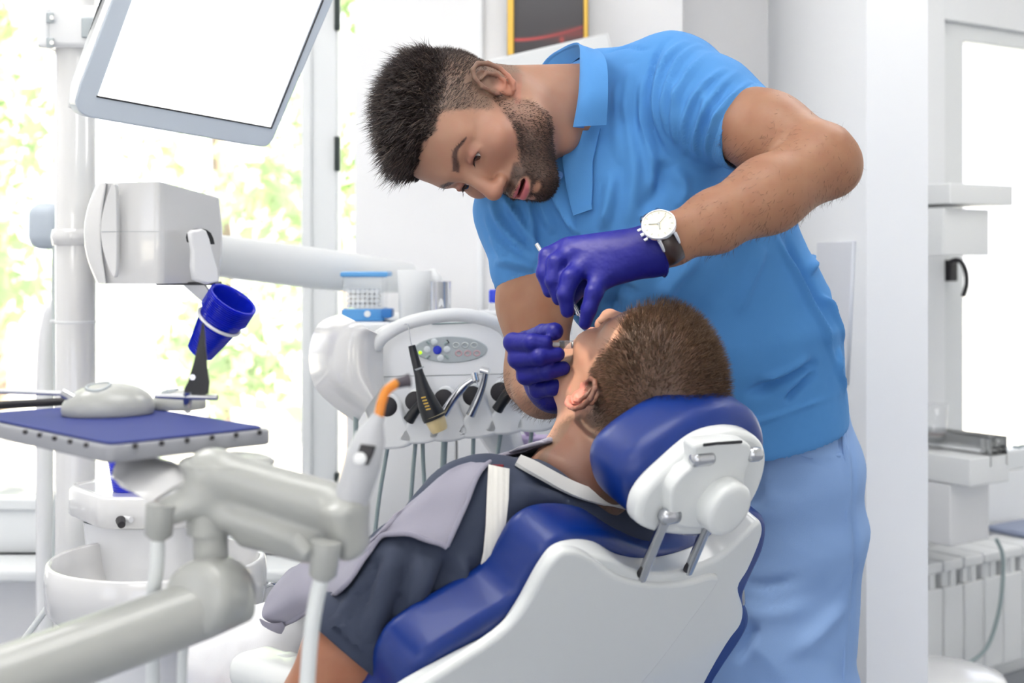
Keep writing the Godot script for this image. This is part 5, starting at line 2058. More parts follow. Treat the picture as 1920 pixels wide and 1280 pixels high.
	b.lathe([Vector2(0.0, -0.011), Vector2(0.006, -0.010), Vector2(0.0092, -0.006), Vector2(0.0095, 0.0), Vector2(0.0095, 0.012), Vector2(0.0, 0.012)], rc, rx, 24)
	put(b.done(), "rod_end", M.steel, t)
	# side lever seen past the shell
	b = B.new()
	b.tube(Array(path_of([[1380, 1085, 1.93], [1388, 1105, 1.93], [1390, 1130, 1.94]], 4)), [0.006], 10)
	put(b.done(), "side_lever", M.steel, t)
	# seat, arm and foot: mostly hidden below
	b = B.new()
	var fw := Vector3(-0.733, 0, -0.68)
	var sd := Vector3(-0.68, 0, 0.733)
	var sbas := Basis(fw, Vector3.UP, fw.cross(Vector3.UP))
	b.rbox(P(640, 1405, 1.88), Vector3(0.5, 0.09, 0.42), 0.04, sbas)
	put(b.done(), "seat_cushion", M.blue_pad, t)
	b = B.new()
	b.rbox(P(640, 1405, 1.88) + Vector3(0, -0.08, 0), Vector3(0.46, 0.08, 0.38), 0.035, sbas)
	put(b.done(), "seat_shell", M.shell, t)
	b = B.new()
	b.rbox(P(540, 1272, 1.60), Vector3(0.16, 0.045, 0.07), 0.02, sbas)
	b.rbox(P(540, 1320, 1.62), Vector3(0.05, 0.12, 0.05), 0.02, sbas)
	put(b.done(), "armrest", M.shell, t)
	b = B.new()
	var fc := P(720, 1300, 1.95)
	b.lathe([Vector2(0.13, 0.5), Vector2(0.12, 0.2), Vector2(0.14, 0.06), Vector2(0.18, 0.03), Vector2(0.19, 0.0), Vector2(0.0, 0.0)], Vector3(fc.x, 0, fc.z), Vector3.UP, 32)
	put(b.done(), "pedestal", M.shell, t)


# ------------------------------------------------------------------ pole, monitor, cup holder

func round_poly(pts: Array, r: float, seg := 4) -> PackedVector3Array:
	# rounds the corners of a polygon
	var out := PackedVector3Array()
	var n := pts.size()
	for i in n:
		var p: Vector3 = pts[i]
		var a: Vector3 = pts[(i + n - 1) % n] - p
		var c: Vector3 = pts[(i + 1) % n] - p
		var q := minf(r, minf(a.length(), c.length()) * 0.45)
		var p0 := p + a.normalized() * q
		var p2 := p + c.normalized() * q
		for s in seg + 1:
			var t := float(s) / seg
			out.append(p0.lerp(p, t).lerp(p.lerp(p2, t), t))
	return out


func build_pole_and_monitor() -> void:
	var d := 2.45
	var pc := P(141.5, 480, d)
	var t := thing("unit_pole", "thick white upright pole carrying the monitor and cup box", "pole", Vector3(pc.x, 0, pc.z))
	var b := B.new()
	b.lathe([Vector2(0.0345, 0.22), Vector2(0.0352, 0.225), Vector2(0.0352, 2.6), Vector2(0.0, 2.6)], Vector3(pc.x, 0, pc.z), Vector3.UP, 40)
	put(b.done(), "post", M.white_gloss, t)
	b = B.new()
	var y := P(0, 444, d).y
	b.lathe([Vector2(0.035, y - 0.016), Vector2(0.040, y - 0.014), Vector2(0.0425, y), Vector2(0.040, y + 0.013), Vector2(0.035, y + 0.014)], Vector3(pc.x, 0, pc.z), Vector3.UP, 40)
	b.tube([Vector3(pc.x, y, pc.z), P(200, 444, 2.40)], [0.013], 16)
	put(b.done(), "collar", M.white_gloss, t)
	b = B.new()
	y = P(0, 603, d).y
	b.lathe([Vector2(0.0352, y - 0.003), Vector2(0.0362, y), Vector2(0.0352, y + 0.003)], Vector3(pc.x, 0, pc.z), Vector3.UP, 32)
	b.rbox(P(100, 602, 2.44), Vector3(0.012, 0.006, 0.006), 0.002)
	put(b.done(), "cable_tie", M.white_soft, t)
	b = B.new()
	b.tube(Array(path_of([[103, 450, 2.47], [101, 560, 2.47], [104, 700, 2.46], [108, 850, 2.46], [104, 960, 2.46], [100, 1100, 2.46]], 6)), [0.0042], 8)
	put(b.done(), "cable", M.hose, t)
	# monitor clamp
	var c := thing("monitor_clamp", "white plastic clamp with two bolt pockets gripping the pole", "clamp", P(130, 57, d))
	b = B.new()
	b.rbox(P(150, 57, 2.45), Vector3(0.10, 0.074, 0.10), 0.010)
	put(b.done(), "block", M.white, c)
	b = B.new()
	b.rbox(P(96, 58, 2.44), Vector3(0.021, 0.072, 0.09), 0.006)
	put(b.done(), "jaw", M.white, c)
	for yy in [33, 80]:
		b = B.new()
		b.rbox(P(94, yy, 2.393), Vector3(0.013, 0.018, 0.004), 0.002)
		put(b.done(), "bolt_pocket", M.panel_grey, c)
		b = B.new()
		b.tube([P(97, yy, 2.392), P(97, yy, 2.386)], [0.0042], 6)
		put(b.done(), "bolt", M.steel, c)
	b = B.new()
	b.rbox(P(171, 52, 2.396), Vector3(0.034, 0.036, 0.006), 0.003)
	put(b.done(), "label_plate", M.panel_grey, c)
	b = B.new()
	b.tube([P(170, 57, 2.45), P(300, 60, 2.40)], [0.022], 14)
	put(b.done(), "arm", M.white, c)
	# monitor seen from its lower left edge
	var n := Vector3(0.50, -0.12, 0.86).normalized()
	var m0 := P(350, 200, 2.15)
	var m := thing("monitor", "tilted flat monitor with grey frame and bright blank screen", "monitor", P(380, 130, 2.25))
	b = B.new()
	var hi := [[141, 192], [150, 160], [222, -30], [300, -230], [720, -180], [625, 0], [590, 80], [512, 262], [500, 276], [475, 273], [165, 219], [148, 210]]
	var pts := []
	for q in hi: pts.append(on_plane(q[0], q[1], m0, n))
	b.slab(round_poly(pts, 0.006, 3), n, 0.045, 0.005, 0.018, 4)
	put(b.done(), "housing", M.bezel, m)
	b = B.new()
	pts = []
	for q in [[183, 180], [248, 0], [325, -200], [690, -170], [602, 0], [507, 239]]: pts.append(on_plane(q[0], q[1], m0 + n * 0.0012, n))
	b.slab(PackedVector3Array(pts), n, 0.002, 0.0005, 0.0005, 1)
	put(b.done(), "screen", M.screen, m)
	b = B.new()
	pts = []
	for q in [[181, 180.5], [509, 240], [606, 0]]: pts.append(on_plane(q[0], q[1], m0 + n * 0.0008, n))
	b.tube(pts, [0.0014], 6)
	put(b.done(), "screen_seal", M.dark, m)
	b = B.new()
	pts = []
	for q in [[139, 194], [147, 160], [215, -20], [228, -20], [163, 165], [158, 212]]: pts.append(on_plane(q[0], q[1], m0 - n * 0.004, n))
	b.slab(round_poly(pts, 0.004, 3), n, 0.05, 0.006, 0.014, 4)
	put(b.done(), "side_rim", M.white_soft, m)
	# cup filler box
	var x := thing("cup_filler_box", "glossy white cup filler box with arched spout opening", "filler box", P(290, 430, 2.35))
	var plan := [[188, 2.275], [300, 2.25], [417, 2.40], [405, 2.52], [225, 2.50], [195, 2.40]]
	var topy := [343, 340, 371, 366, 346, 346]
	var rows := []
	b = B.new()
	for s in 9:
		var v := s / 8.0
		var e := sin(PI * v)
		var ring := []
		for i in plan.size():
			var yb := P(0, 531, 2.3).y
			var yt: float = P(0, topy[i], plan[i][1]).y
			var p := P(plan[i][0], 480, plan[i][1])
			p.y = lerpf(yb, yt, v)
			var cen := P(300, 480, 2.39)
			p.x = cen.x + (p.x - cen.x) * (0.955 + 0.06 * e)
			p.z = cen.z + (p.z - cen.z) * (0.955 + 0.06 * e)
			ring.append(p)
		rows.append(round_poly(ring, 0.012, 4))
	b.grid(rows, true)
	b.fan(rows[0], -1, true)
	b.fan(rows[8])
	put(b.done(), "body", M.white_gloss, x)
	# bowed end cap on the left
	b = B.new()
	rows = []
	for s in 13:
		var v := s / 12.0
		var e := sin(PI * clampf(v, 0.02, 0.98))
		var yb := P(0, 531, 2.3).y
		var yt := P(0, 344, 2.3).y
		var xl := lerpf(184, 156, pow(e, 0.7))
		var xr := lerpf(200, 190, e)
		var ring := []
		for q in [[xl, 2.30], [xr, 2.262], [xr + 6, 2.48], [xl + 12, 2.44]]:
			var p := P(q[0], 480, q[1])
			p.y = lerpf(yb, yt, v)
			ring.append(p)
		rows.append(round_poly(ring, 0.010, 3))
	b.grid(rows, true)
	b.fan(rows[0], -1, true)
	b.fan(rows[12])
	put(b.done(), "end_cap", M.white_gloss, x)
	# raised oval panel on the near face
	b = B.new()
	var fn := Vector3(-0.12, 0, 1).normalized()
	b.slab(outline([[206, 352], [214, 345], [218, 360], [219, 435], [218, 505], [213, 520], [204, 505], [193, 470], [188, 430], [194, 390]], P(230, 430, 2.243), fn, 3), fn, 0.012, 0.004, 0.001, 4)
	put(b.done(), "oval_panel", M.white_gloss, x)
	b = B.new()
	b.tube([P(190, 434, 2.246), P(298, 434, 2.2335)], [0.0006], 5)
	put(b.done(), "seam", M.grey, x)
	# arched mouth and chute on the receding face
	var rn := Vector3(0.80, 0, 0.60)
	var r0 := P(362, 440, 2.292)
	b = B.new()
	b.slab(outline([[352, 452], [352, 438], [362, 430], [380, 428], [396, 436], [403, 455], [398, 458], [360, 455]], r0 + rn * 0.012, rn, 2), rn, 0.004, 0.001, 0.001, 1)
	put(b.done(), "spout_mouth", M.black, x)
	b = B.new()
	b.slab(outline([[358, 436], [372, 430], [388, 432], [400, 470], [412, 528], [366, 524], [364, 470]], r0 + rn * 0.022, rn, 2), rn, 0.010, 0.004, 0.001, 3)
	put(b.done(), "chute", M.white, x)
	# holder arm and ring below the box
	var ax := Vector3(0.55, 0.80, 0.25).normalized()
	var base := P(375, 660, 2.33)
	var rc := base + ax * 0.066
	b = B.new()
	var u := ax.cross(Vector3(0, 0, 1)).normalized()
	var w := ax.cross(u)
	var ringr := 0.0330
	var torus := []
	for i in 33:
		var a := TAU * i / 32.0
		torus.append(rc + (u * cos(a) + w * sin(a)) * (ringr + 0.005))
	b.tube(torus, [0.0030], 8, false)
	put(b.done(), "cup_ring", M.white, x)
	b = B.new()
	var strip := sheet([[[342, 528, 2.36], [362, 546, 2.355], [385, 566, 2.35], [402, 582, 2.33]], [[382, 528, 2.33], [392, 542, 2.325], [402, 556, 2.32], [412, 570, 2.31]]], 4)
	thick_sheet(b, strip, 0.004)
	put(b.done(), "ring_arm", M.white, x)
	b = B.new()
	b.rbox(P(355, 531, 2.35), Vector3(0.10, 0.005, 0.06), 0.002)
	put(b.done(), "base_plate", M.dark, x)
	# ten nested blue cups
	var prof := []
	for i in 41:
		var v := i / 40.0
		prof.append(Vector2(lerpf(0.0215, 0.0375, v) + (0.0020 if i % 2 else 0.0), 0.082 * v))
	prof.append_array([Vector2(0.0395, 0.0828), Vector2(0.0428, 0.0832), Vector2(0.0430, 0.0840), Vector2(0.0426, 0.0845), Vector2(0.0395, 0.0846), Vector2(0.0380, 0.0835)])
	for i in 12: prof.append(Vector2(lerpf(0.0372, 0.0205, i / 11.0), lerpf(0.080, 0.0022, i / 11.0)))
	prof.append(Vector2(0.0, 0.0020))
	prof.push_front(Vector2(0.0, 0.0))
	b = B.new()
	b.lathe(prof, Vector3.ZERO, Vector3.UP, 40, true)
	var cup_mesh := b.done()
	var order := ["lowest, whose whole body shows", "second from the bottom", "third from the bottom", "fourth from the bottom", "fifth from the bottom", "fifth from the top", "fourth from the top", "third from the top", "second from the top", "topmost, open rim facing up"]
	var tilt := Basis(u, ax, u.cross(ax))
	for i in 10:
		var cup := put(cup_mesh, "plastic_cup", M.cup)
		cup.transform = Transform3D(tilt, base + ax * 0.0034 * i)
		tag(cup, "ribbed blue plastic cup in the tilted stack, " + order[i], "cup", "tilted stack of blue cups")
	# swing arm behind, reaching right
	var arm := thing("swing_arm", "long tapered white swing arm reaching right behind the pole", "arm", P(420, 465, 2.6))
	b = B.new()
	b.tube([P(110, 440, 2.62), P(300, 465, 2.62), P(430, 482, 2.72), P(600, 504, 2.87), P(700, 515, 2.94), P(770, 520, 3.0)], [0.040, 0.040, 0.042, 0.043, 0.040, 0.032], 24, true, 0.8, Vector3.UP)
	put(b.done(), "beam", M.white_soft, arm)
	b = B.new()
	b.rbox(P(92, 424, 2.64), Vector3(0.065, 0.088, 0.08), 0.025)
	put(b.done(), "rear_housing", M.bezel, arm)
	b = B.new()
	b.tube([P(141.5, 440, 2.62), P(141.5, 440, 2.46)], [0.018], 14)
	put(b.done(), "pivot", M.white, arm)
	# drain hose riser left of the pole
	b = B.new()
	b.tube(Array(path_of([[84, 1182, 2.5], [84, 1000, 2.5], [84, 800, 2.5], [85, 680, 2.5], [92, 610, 2.5], [106, 575, 2.5], [130, 565, 2.52]], 6)), [0.0155], 16)
	tag(put(b.done(), "hose_riser", M.white), "smooth white riser tube bending behind the upright pole", "tube")
	# operating lamp above the picture, aimed at the mouth
	var lp := Vector3(-0.42, 1.98, -1.42)
	var aim := P(1100, 620, 1.70)
	var dir := (aim - lp).normalized()
	var lamp := thing("operating_lamp", "white operating lamp on its arm above the patient", "lamp", lp)
	b = B.new()
	b.lathe([Vector2(0.0, -0.06), Vector2(0.05, -0.055), Vector2(0.085, -0.02), Vector2(0.09, 0.01), Vector2(0.085, 0.012)], lp, dir, 32)
	put(b.done(), "lamp_head", M.white, lamp)
	b = B.new()
	b.lathe([Vector2(0.0, 0.006), Vector2(0.07, 0.006), Vector2(0.072, 0.002), Vector2(0.0, 0.002)], lp, dir, 24)
	put(b.done(), "lamp_glass", M.lamp, lamp)
	b = B.new()
	b.tube([lp - dir * 0.055, lp + Vector3(-0.06, 0.14, -0.06), Vector3(pc.x + 0.03, 2.3, pc.z)], [0.018, 0.016, 0.022], 12)
	put(b.done(), "lamp_arm", M.white, lamp)
	var spot := SpotLight3D.new()
	spot.name = "operating_lamp_beam"
	spot.light_color = Color(1.0, 0.95, 0.86)
	spot.light_energy = 1.6
	spot.spot_angle = 9.0
	spot.spot_range = 6.0
	spot.spot_attenuation = 2.0
	spot.spot_angle_attenuation = 0.6
	spot.light_size = 0.06
	spot.shadow_enabled = true
	add_child(spot)
	spot.position = lp + dir * 0.03
	spot.look_at(aim, Vector3.UP)


# ------------------------------------------------------------------ spittoon

func build_cuspidor() -> void:
	var d := 2.15
	var t := thing("spittoon", "white spittoon with wide ceramic bowl beside the pole", "spittoon", P(295, 1100, d) * Vector3(1, 0, 1))
	var bc := P(295, 1043, d)
	var b := B.new()
	b.lathe([Vector2(0.0, -0.115), Vector2(0.09, -0.112), Vector2(0.145, -0.098), Vector2(0.168, -0.070), Vector2(0.170, -0.030), Vector2(0.167, -0.004), Vector2(0.163, 0.0), Vector2(0.158, -0.003), Vector2(0.154, -0.030), Vector2(0.140, -0.068), Vector2(0.085, -0.090), Vector2(0.02, -0.098), Vector2(0.0, -0.098)], bc, Vector3.UP, 64)
	put(b.done(), "bowl", M.white_gloss, t)
	b = B.new()
	b.lathe([Vector2(0.020, -0.097), Vector2(0.016, -0.0955), Vector2(0.0, -0.0955)], bc, Vector3.UP, 24)
	put(b.done(), "drain", M.steel, t)
	b = B.new()
	b.lathe([Vector2(0.10, -0.111), Vector2(0.095, -0.135), Vector2(0.11, -0.25), Vector2(0.125, -bc.y + 0.12), Vector2(0.15, -bc.y + 0.09), Vector2(0.16, -bc.y), Vector2(0.0, -bc.y)], bc + Vector3(0, 0, -0.02), Vector3.UP, 48)
	put(b.done(), "stand", M.white, t)
	b = B.new()
	b.lathe([Vector2(0.1115, -0.285), Vector2(0.1135, -0.287), Vector2(0.1135, -0.290), Vector2(0.1115, -0.292)], bc + Vector3(0, 0, -0.02), Vector3.UP, 48)
	put(b.done(), "joint_ring", M.dark, t)
	# tower behind the bowl with an overhanging top
	var y0 := P(0, 1050, 2.3).y
	var plan := [[150, 2.28], [215, 2.22], [335, 2.22], [400, 2.30], [390, 2.385], [190, 2.385]]
	var rows := []
	b = B.new()
	for s in [[1100, 0.94], [1030, 0.95], [975, 0.99]]:
		var ring := []
		for q in plan:
			var p := P(q[0], 480, q[1])
			p.y = P(0, s[0], 2.3).y
			var cen := P(270, 480, 2.33)
			p.x = cen.x + (p.x - cen.x) * s[1]
			p.z = cen.z + (p.z - cen.z) * s[1]
			ring.append(p)
		rows.append(round_poly(ring, 0.02, 4))
	b.grid(rows, true)
	put(b.done(), "tower", M.white, t)
	rows = []
	b = B.new()
	var topplan := [[122, 2.32], [190, 2.19], [345, 2.19], [410, 2.30], [395, 2.395], [190, 2.395]]
	for s in [[968, 0.97], [962, 1.0], [918, 0.985], [911, 0.94], [914, 0.86]]:
		var ring := []
		for q in topplan:
			var p := P(q[0], 480, q[1])
			p.y = P(0, s[0], 2.3).y
			var cen := P(270, 480, 2.33)
			p.x = cen.x + (p.x - cen.x) * s[1]
			p.z = cen.z + (p.z - cen.z) * s[1]
			ring.append(p)
		rows.append(round_poly(ring, 0.022, 4))
	b.grid(rows, true)
	b.fan(rows[0], -1, true)
	b.fan(rows[4])
	put(b.done(), "tower_top", M.white_gloss, t)
	b = B.new()
	b.tube([P(226, 975, 2.18), P(228, 984, 2.165)], [0.008, 0.006], 12)
	put(b.done(), "rinse_nozzle", M.dark, t)
	b = B.new()
	b.tube([P(232, 972, 2.19), P(246, 974, 2.18)], [0.005], 10)
	put(b.done(), "nozzle_stem", M.white, t)
	b = B.new()
	b.tube(Array(path_of([[95, 1130, 2.2], [70, 1165, 2.2], [45, 1200, 2.2], [30, 1240, 2.2]], 5)), [0.005], 8)
	put(b.done(), "side_hose", M.hose_white, t)
	b = B.new()
	b.tube(Array(path_of([[498, 1098, 2.13], [508, 1094, 2.13], [520, 1096, 2.14]], 4)), [0.004], 8)
	put(b.done(), "rim_clip", M.steel, t)
	# foot block of the unit
	b = B.new()
	var f := P(90, 1230, 2.45)
	b.rbox(Vector3(f.x + 0.02, 0.115, f.z - 0.02), Vector3(0.20, 0.23, 0.24), 0.04)
	tag(put(b.done(), "junction_box", M.white), "rounded white floor junction box at the bottom of the pole", "junction box")
	# the cup standing on the tower, filled from above
	var prof := []
	for i in 37:
		var v := i / 36.0
		prof.append(Vector2(lerpf(0.0215, 0.034, v) + (0.0013 if i % 2 else 0.0), 0.075 * v))
	prof.append_array([Vector2(0.0360, 0.0755), Vector2(0.0350, 0.077), Vector2(0.0335, 0.0755), Vector2(0.0205, 0.003), Vector2(0.0, 0.002)])
	prof.push_front(Vector2(0.0, 0.0))
	b = B.new()
	var cp := P(238, 925, 2.27)
	cp.y = P(0, 914, 2.3).y
	b.lathe(prof, cp, Vector3.UP, 40, true)
	tag(put(b.done(), "plastic_cup", M.cup), "single ribbed blue plastic cup standing on the spittoon tower", "cup")


# ------------------------------------------------------------------ instrument unit in the middle

func build_unit() -> void:
	var d := 2.32
	var n := Vector3(0, 0.12, 1).normalized()
	var o := P(850, 690, d)
	var t := thing("instrument_unit", "white instrument unit with curved handle, keypad and row of holders", "instrument unit", P(850, 800, d))
	var b := B.new()
	b.slab(outline([[688, 640], [715, 612], [770, 600], [860, 597], [950, 605], [1020, 625], [1050, 660], [1052, 770], [1020, 800], [720, 815], [690, 790], [672, 700]], o, n, 3), n, 0.11, 0.02, 0.02, 4)
	put(b.done(), "body", M.white, t)
	b = B.new()
	b.tube([on_plane(716, 706, o + n * 0.0004, n), on_plane(980, 700, o + n * 0.0004, n)], [0.0009], 5)
	put(b.done(), "panel_joint", M.grey, t)
	# bracket that carries the unit
	b = B.new()
	b.tube([P(900, 740, 2.44), P(960, 860, 2.5), Vector3(P(980, 0, 2.5).x, 0.05, -2.5)], [0.04, 0.035, 0.05], 16)
	put(b.done(), "stand_column", M.white, t)
	b = B.new()
	b.tube(Array(path_of([[704, 650, 2.26], [722, 628, 2.25], [768, 604, 2.245], [845, 590, 2.243], [905, 597, 2.245], [945, 616, 2.25], [964, 650, 2.26]], 6)), [0.0112], 18)
	put(b.done(), "handle", M.white_soft, t)
	b = B.new()
	b.tube([on_plane(810, 607, o + n * 0.0006, n), on_plane(900, 604, o + n * 0.0006, n)], [0.0014], 5)
	put(b.done(), "slot_line", M.hose_dark, t)
	# keypad
	var kp := []
	for i in 32: kp.append([845 + 69 * cos(TAU * i / 32), 655 + 25 * sin(TAU * i / 32)])
	b = B.new()
	b.slab(outline(kp, o + n * 0.004, n, 1), n, 0.006, 0.0015, 0.0005, 2)
	var pad := put(b.done(), "keypad", M.panel_grey, t)
	var key := func(px: float, py: float, r: float, m: Material, called: String) -> void:
		var bb := B.new()
		var c := on_plane(px, py, o + n * 0.004, n)
		bb.lathe([Vector2(0.0, 0.0022), Vector2(r * 0.8, 0.0022), Vector2(r, 0.0014), Vector2(r, -0.001)], c, n, 18)
		put(bb.done(), called, m, pad)
	key.call(820, 656, 0.0075, mat(24, 48, 190, 0.3), "blue_key")
	for q in [[814, 641], [801, 655], [838, 655], [826, 671]]: key.call(q[0], q[1], 0.0058, mat(214, 220, 224, 0.4), "key")
	for q in [[[806, 645], [800, 640]], [[833, 646], [840, 641]], [[806, 666], [799, 671]], [[834, 666], [841, 672]]]:
		b = B.new()
		b.tube([on_plane(q[0][0], q[0][1], o + n * 0.005, n), on_plane(q[1][0], q[1][1], o + n * 0.005, n)], [0.0022], 6)
		put(b.done(), "key_rib", M.hose_dark, pad)
	key.call(788, 661, 0.003, M.led, "led")
	# three pale and three pink open key rings in two rows
	for q in [[855, 647, 0], [872, 647, 0], [889, 647, 0], [860, 662, 1], [877, 662, 1], [894, 662, 1]]:
		b = B.new()
		var c := on_plane(q[0], q[1], o + n * 0.0042, n)
		var rp := []
		for i in 17: rp.append(c + Vector3(cos(TAU * i / 16.0) * 0.0052, sin(TAU * i / 16.0) * 0.0042, 0.0004))
		b.tube(rp, [0.0011], 6, false)
		put(b.done(), "key_ring", mat(210, 216, 216, 0.4) if q[2] == 0 else M.pink, pad)
	b = B.new()
	b.tube([on_plane(838, 637, o + n * 0.0045, n), on_plane(842, 643, o + n * 0.0045, n)], [0.0012], 6)
	put(b.done(), "mark", M.dark, pad)
	# clear rounded guard on the left
	b = B.new()
	var guard := []
	for s in 7:
		var v := s / 6.0
		var row := []
		for q in [[640, 592], [600, 610], [583, 660], [592, 720], [630, 760], [672, 790]]:
			row.append(P(lerpf(q[0], 715, v), lerpf(q[1], 640 + 60 * (q[1] - 592) / 200.0, v * 0.75), 2.33 - 0.10 * sin(PI * v * 0.8)))
		guard.append(smooth_path(row, 4))
	thick_sheet(b, guard, 0.004)
	put(b.done(), "side_guard", M.white_gloss, t)
	b = B.new()
	b.tube([P(718, 700, 2.275), P(676, 756, 2.29)], [0.0013], 6)
	put(b.done(), "guard_edge", M.grey, t)
	b = B.new()
	b.tube([P(667, 756, 2.31), P(667, 830, 2.31), P(660, 900, 2.32), P(655, 1100, 2.33)], [0.0045], 8)
	put(b.done(), "drain_tube", M.hose_dark, t)
	# holders, each with its opening, and a hose below
	var hx := [[730, 762], [782, 752], [836, 748], [890, 742], [942, 735], [1000, 730]]
	for k in hx.size():
		var cx: float = hx[k][0]
		var cy: float = hx[k][1]
		b = B.new()
		var ol := []
		for q in [[-12, -20], [6, -24], [20, -6], [28, 22], [40, 48], [44, 62], [34, 74], [6, 80], [-26, 78], [-36, 70], [-24, 48], [-10, 26], [-14, 4]]: ol.append([cx + q[0], cy + q[1]])
		b.slab(outline(ol, P(850, 750, 2.262), n, 3), n, 0.055, 0.010, 0.004, 4)
		var h := put(b.done(), "instrument_holder", M.white_soft, t)
		b = B.new()
		var cc := on_plane(cx - 4, cy, P(850, 750, 2.2615), n)
		b.lathe([Vector2(0.0, 0.0012), Vector2(0.015, 0.0012), Vector2(0.0165, 0.0)], cc, n, 24)
		put(b.done(), "holder_opening", M.dark, h)
		b = B.new()
		var sway: float = [-26.0, -10.0, -2.0, 4.0, -22.0, -12.0][k]
		b.tube(Array(path_of([[cx - 2, cy + 70, 2.29], [cx - 4 + sway * 0.2, cy + 110, 2.295], [cx - 6 + sway * 0.6, cy + 190, 2.30], [cx - 10 + sway, cy + 330, 2.31]], 5)), [0.0055 if k == 2 else 0.0036], 8)
		put(b.done(), "hose", M.hose_dark, t)
	b = B.new()
	b.tube(Array(path_of([[792, 815, 2.30], [794, 880, 2.30], [800, 960, 2.30]], 5)), [0.0036], 8)
	put(b.done(), "hose", M.hose_dark, t)
	# hand instruments in the holders
	var tool := func(called: String, label: String, pts: Array, radii: Array, m: Material) -> Node3D:
		var q := thing(called, label, "handpiece", P(pts[0][0], pts[0][1], pts[0][2]))
		var bb := B.new()
		bb.tube(Array(path_of(pts, 5)), radii, 14)
		put(bb.done(), "handle", m, q)
		return q
	var r := []
	for i in 11: r.append(lerpf(0.0085, 0.0048, i / 10.0))
	var w: Node3D = tool.call("dental_handpiece", "polished white-silver handpiece pointing right from its holder", [[832, 776, 2.235], [852, 745, 2.23], [872, 722, 2.225], [890, 710, 2.22]], [0.0078, 0.0078, 0.0078, 0.0076, 0.0074, 0.007, 0.0072, 0.0074, 0.0074, 0.007, 0.0062, 0.006, 0.0056, 0.0054, 0.005, 0.005], M.steel_bright)
	b = B.new()
	b.tube([P(889, 701, 2.218), P(893, 715, 2.212)], [0.0062, 0.0058], 14)
	put(b.done(), "head", M.steel_bright, w)
	b = B.new()
	b.tube([P(893, 713, 2.212), P(896, 722, 2.21)], [0.0012], 6)
	put(b.done(), "bur", M.steel, w)
	w = tool.call("dental_handpiece", "slim grey-blue handpiece standing almost upright in its holder", [[882, 778, 2.235], [896, 748, 2.23], [906, 720, 2.225], [911, 697, 2.22]], [0.0078, 0.0075, 0.0072, 0.007, 0.0068, 0.0064, 0.006, 0.0058, 0.0056, 0.0054, 0.0052, 0.005, 0.005, 0.005, 0.005, 0.005], M.steel)
	b = B.new()
	b.tube([P(902, 693, 2.22), P(917, 696, 2.215)], [0.0056, 0.0052], 14)
	put(b.done(), "head", M.steel_bright, w)
	tool.call("dental_handpiece", "short black handpiece stub by the dentist's elbow", [[932, 768, 2.235], [944, 750, 2.23], [956, 732, 2.225]], [0.0095, 0.0095, 0.009, 0.009, 0.009, 0.0095, 0.0095, 0.0095, 0.009, 0.0088, 0.0085], M.black)
	tool.call("dental_handpiece", "black handpiece lying half hidden behind the gold-capped tool", [[766, 788, 2.235], [780, 768, 2.23], [798, 748, 2.225]], [0.0095, 0.0095, 0.009, 0.009, 0.0085, 0.0085, 0.0085, 0.008, 0.008, 0.0075, 0.007], M.black)
	# lilac tray edge glimpsed below the far holders
	b = B.new()
	b.rbox(P(1003, 826, 2.5), Vector3(0.06, 0.018, 0.05), 0.006)
	b.tube([P(1003, 826, 2.5), P(985, 800, 2.5)], [0.008], 8)
	tag(put(b.done(), "lilac_case", M.lilac), "small lilac case below the far holders beside the patient's neck", "case")
	# black tool with gold end cap
	var g := thing("scaler_tool", "black tapered tool with gold end cap and fine wire tip", "tool", P(800, 730, 2.2))
	b = B.new()
	b.tube([P(772, 648, 2.20), P(776, 664, 2.198), P(786, 702, 2.195), P(793, 728, 2.192), P(802, 756, 2.19), P(812, 778, 2.19), P(815, 785, 2.19)], [0.0058, 0.0066, 0.0078, 0.0115, 0.0165, 0.0190, 0.0185], 24)
	put(b.done(), "grip", M.black, g)
	b = B.new()
	b.tube([P(813, 779, 2.19), P(816, 786, 2.19), P(823, 803, 2.188), P(825, 808, 2.188)], [0.0192, 0.0165, 0.0145, 0.0125], 24)
	put(b.done(), "end_cap", mat(220, 200, 150, 0.3, 0.3), g)
	b = B.new()
	b.tube([P(785, 689, 2.1949), P(786, 692, 2.1949)], [0.0082], 20)
	put(b.done(), "ring", M.grey, g)
	b = B.new()
	b.tube(Array(path_of([[772, 649, 2.20], [769, 636, 2.20], [767, 620, 2.20], [764, 608, 2.20], [757, 608, 2.20]], 4)), [0.0012, 0.0012, 0.001, 0.0009], 6)
	put(b.done(), "tip", M.steel, g)
	# gold lettering strokes running along the grip
	for i in 5:
		b = B.new()
		var v := i / 4.0
		var c0 := P(lerpf(794, 803, v), lerpf(745, 767, v), 2.1725)
		b.rbox(c0, Vector3(0.0075, 0.0024, 0.0014), 0.0005, Basis(Vector3(0, 0, 1), deg_to_rad(12)), false)
		put(b.done(), "gold_stroke", M.gold, g)


# ------------------------------------------------------------------ things in the hands

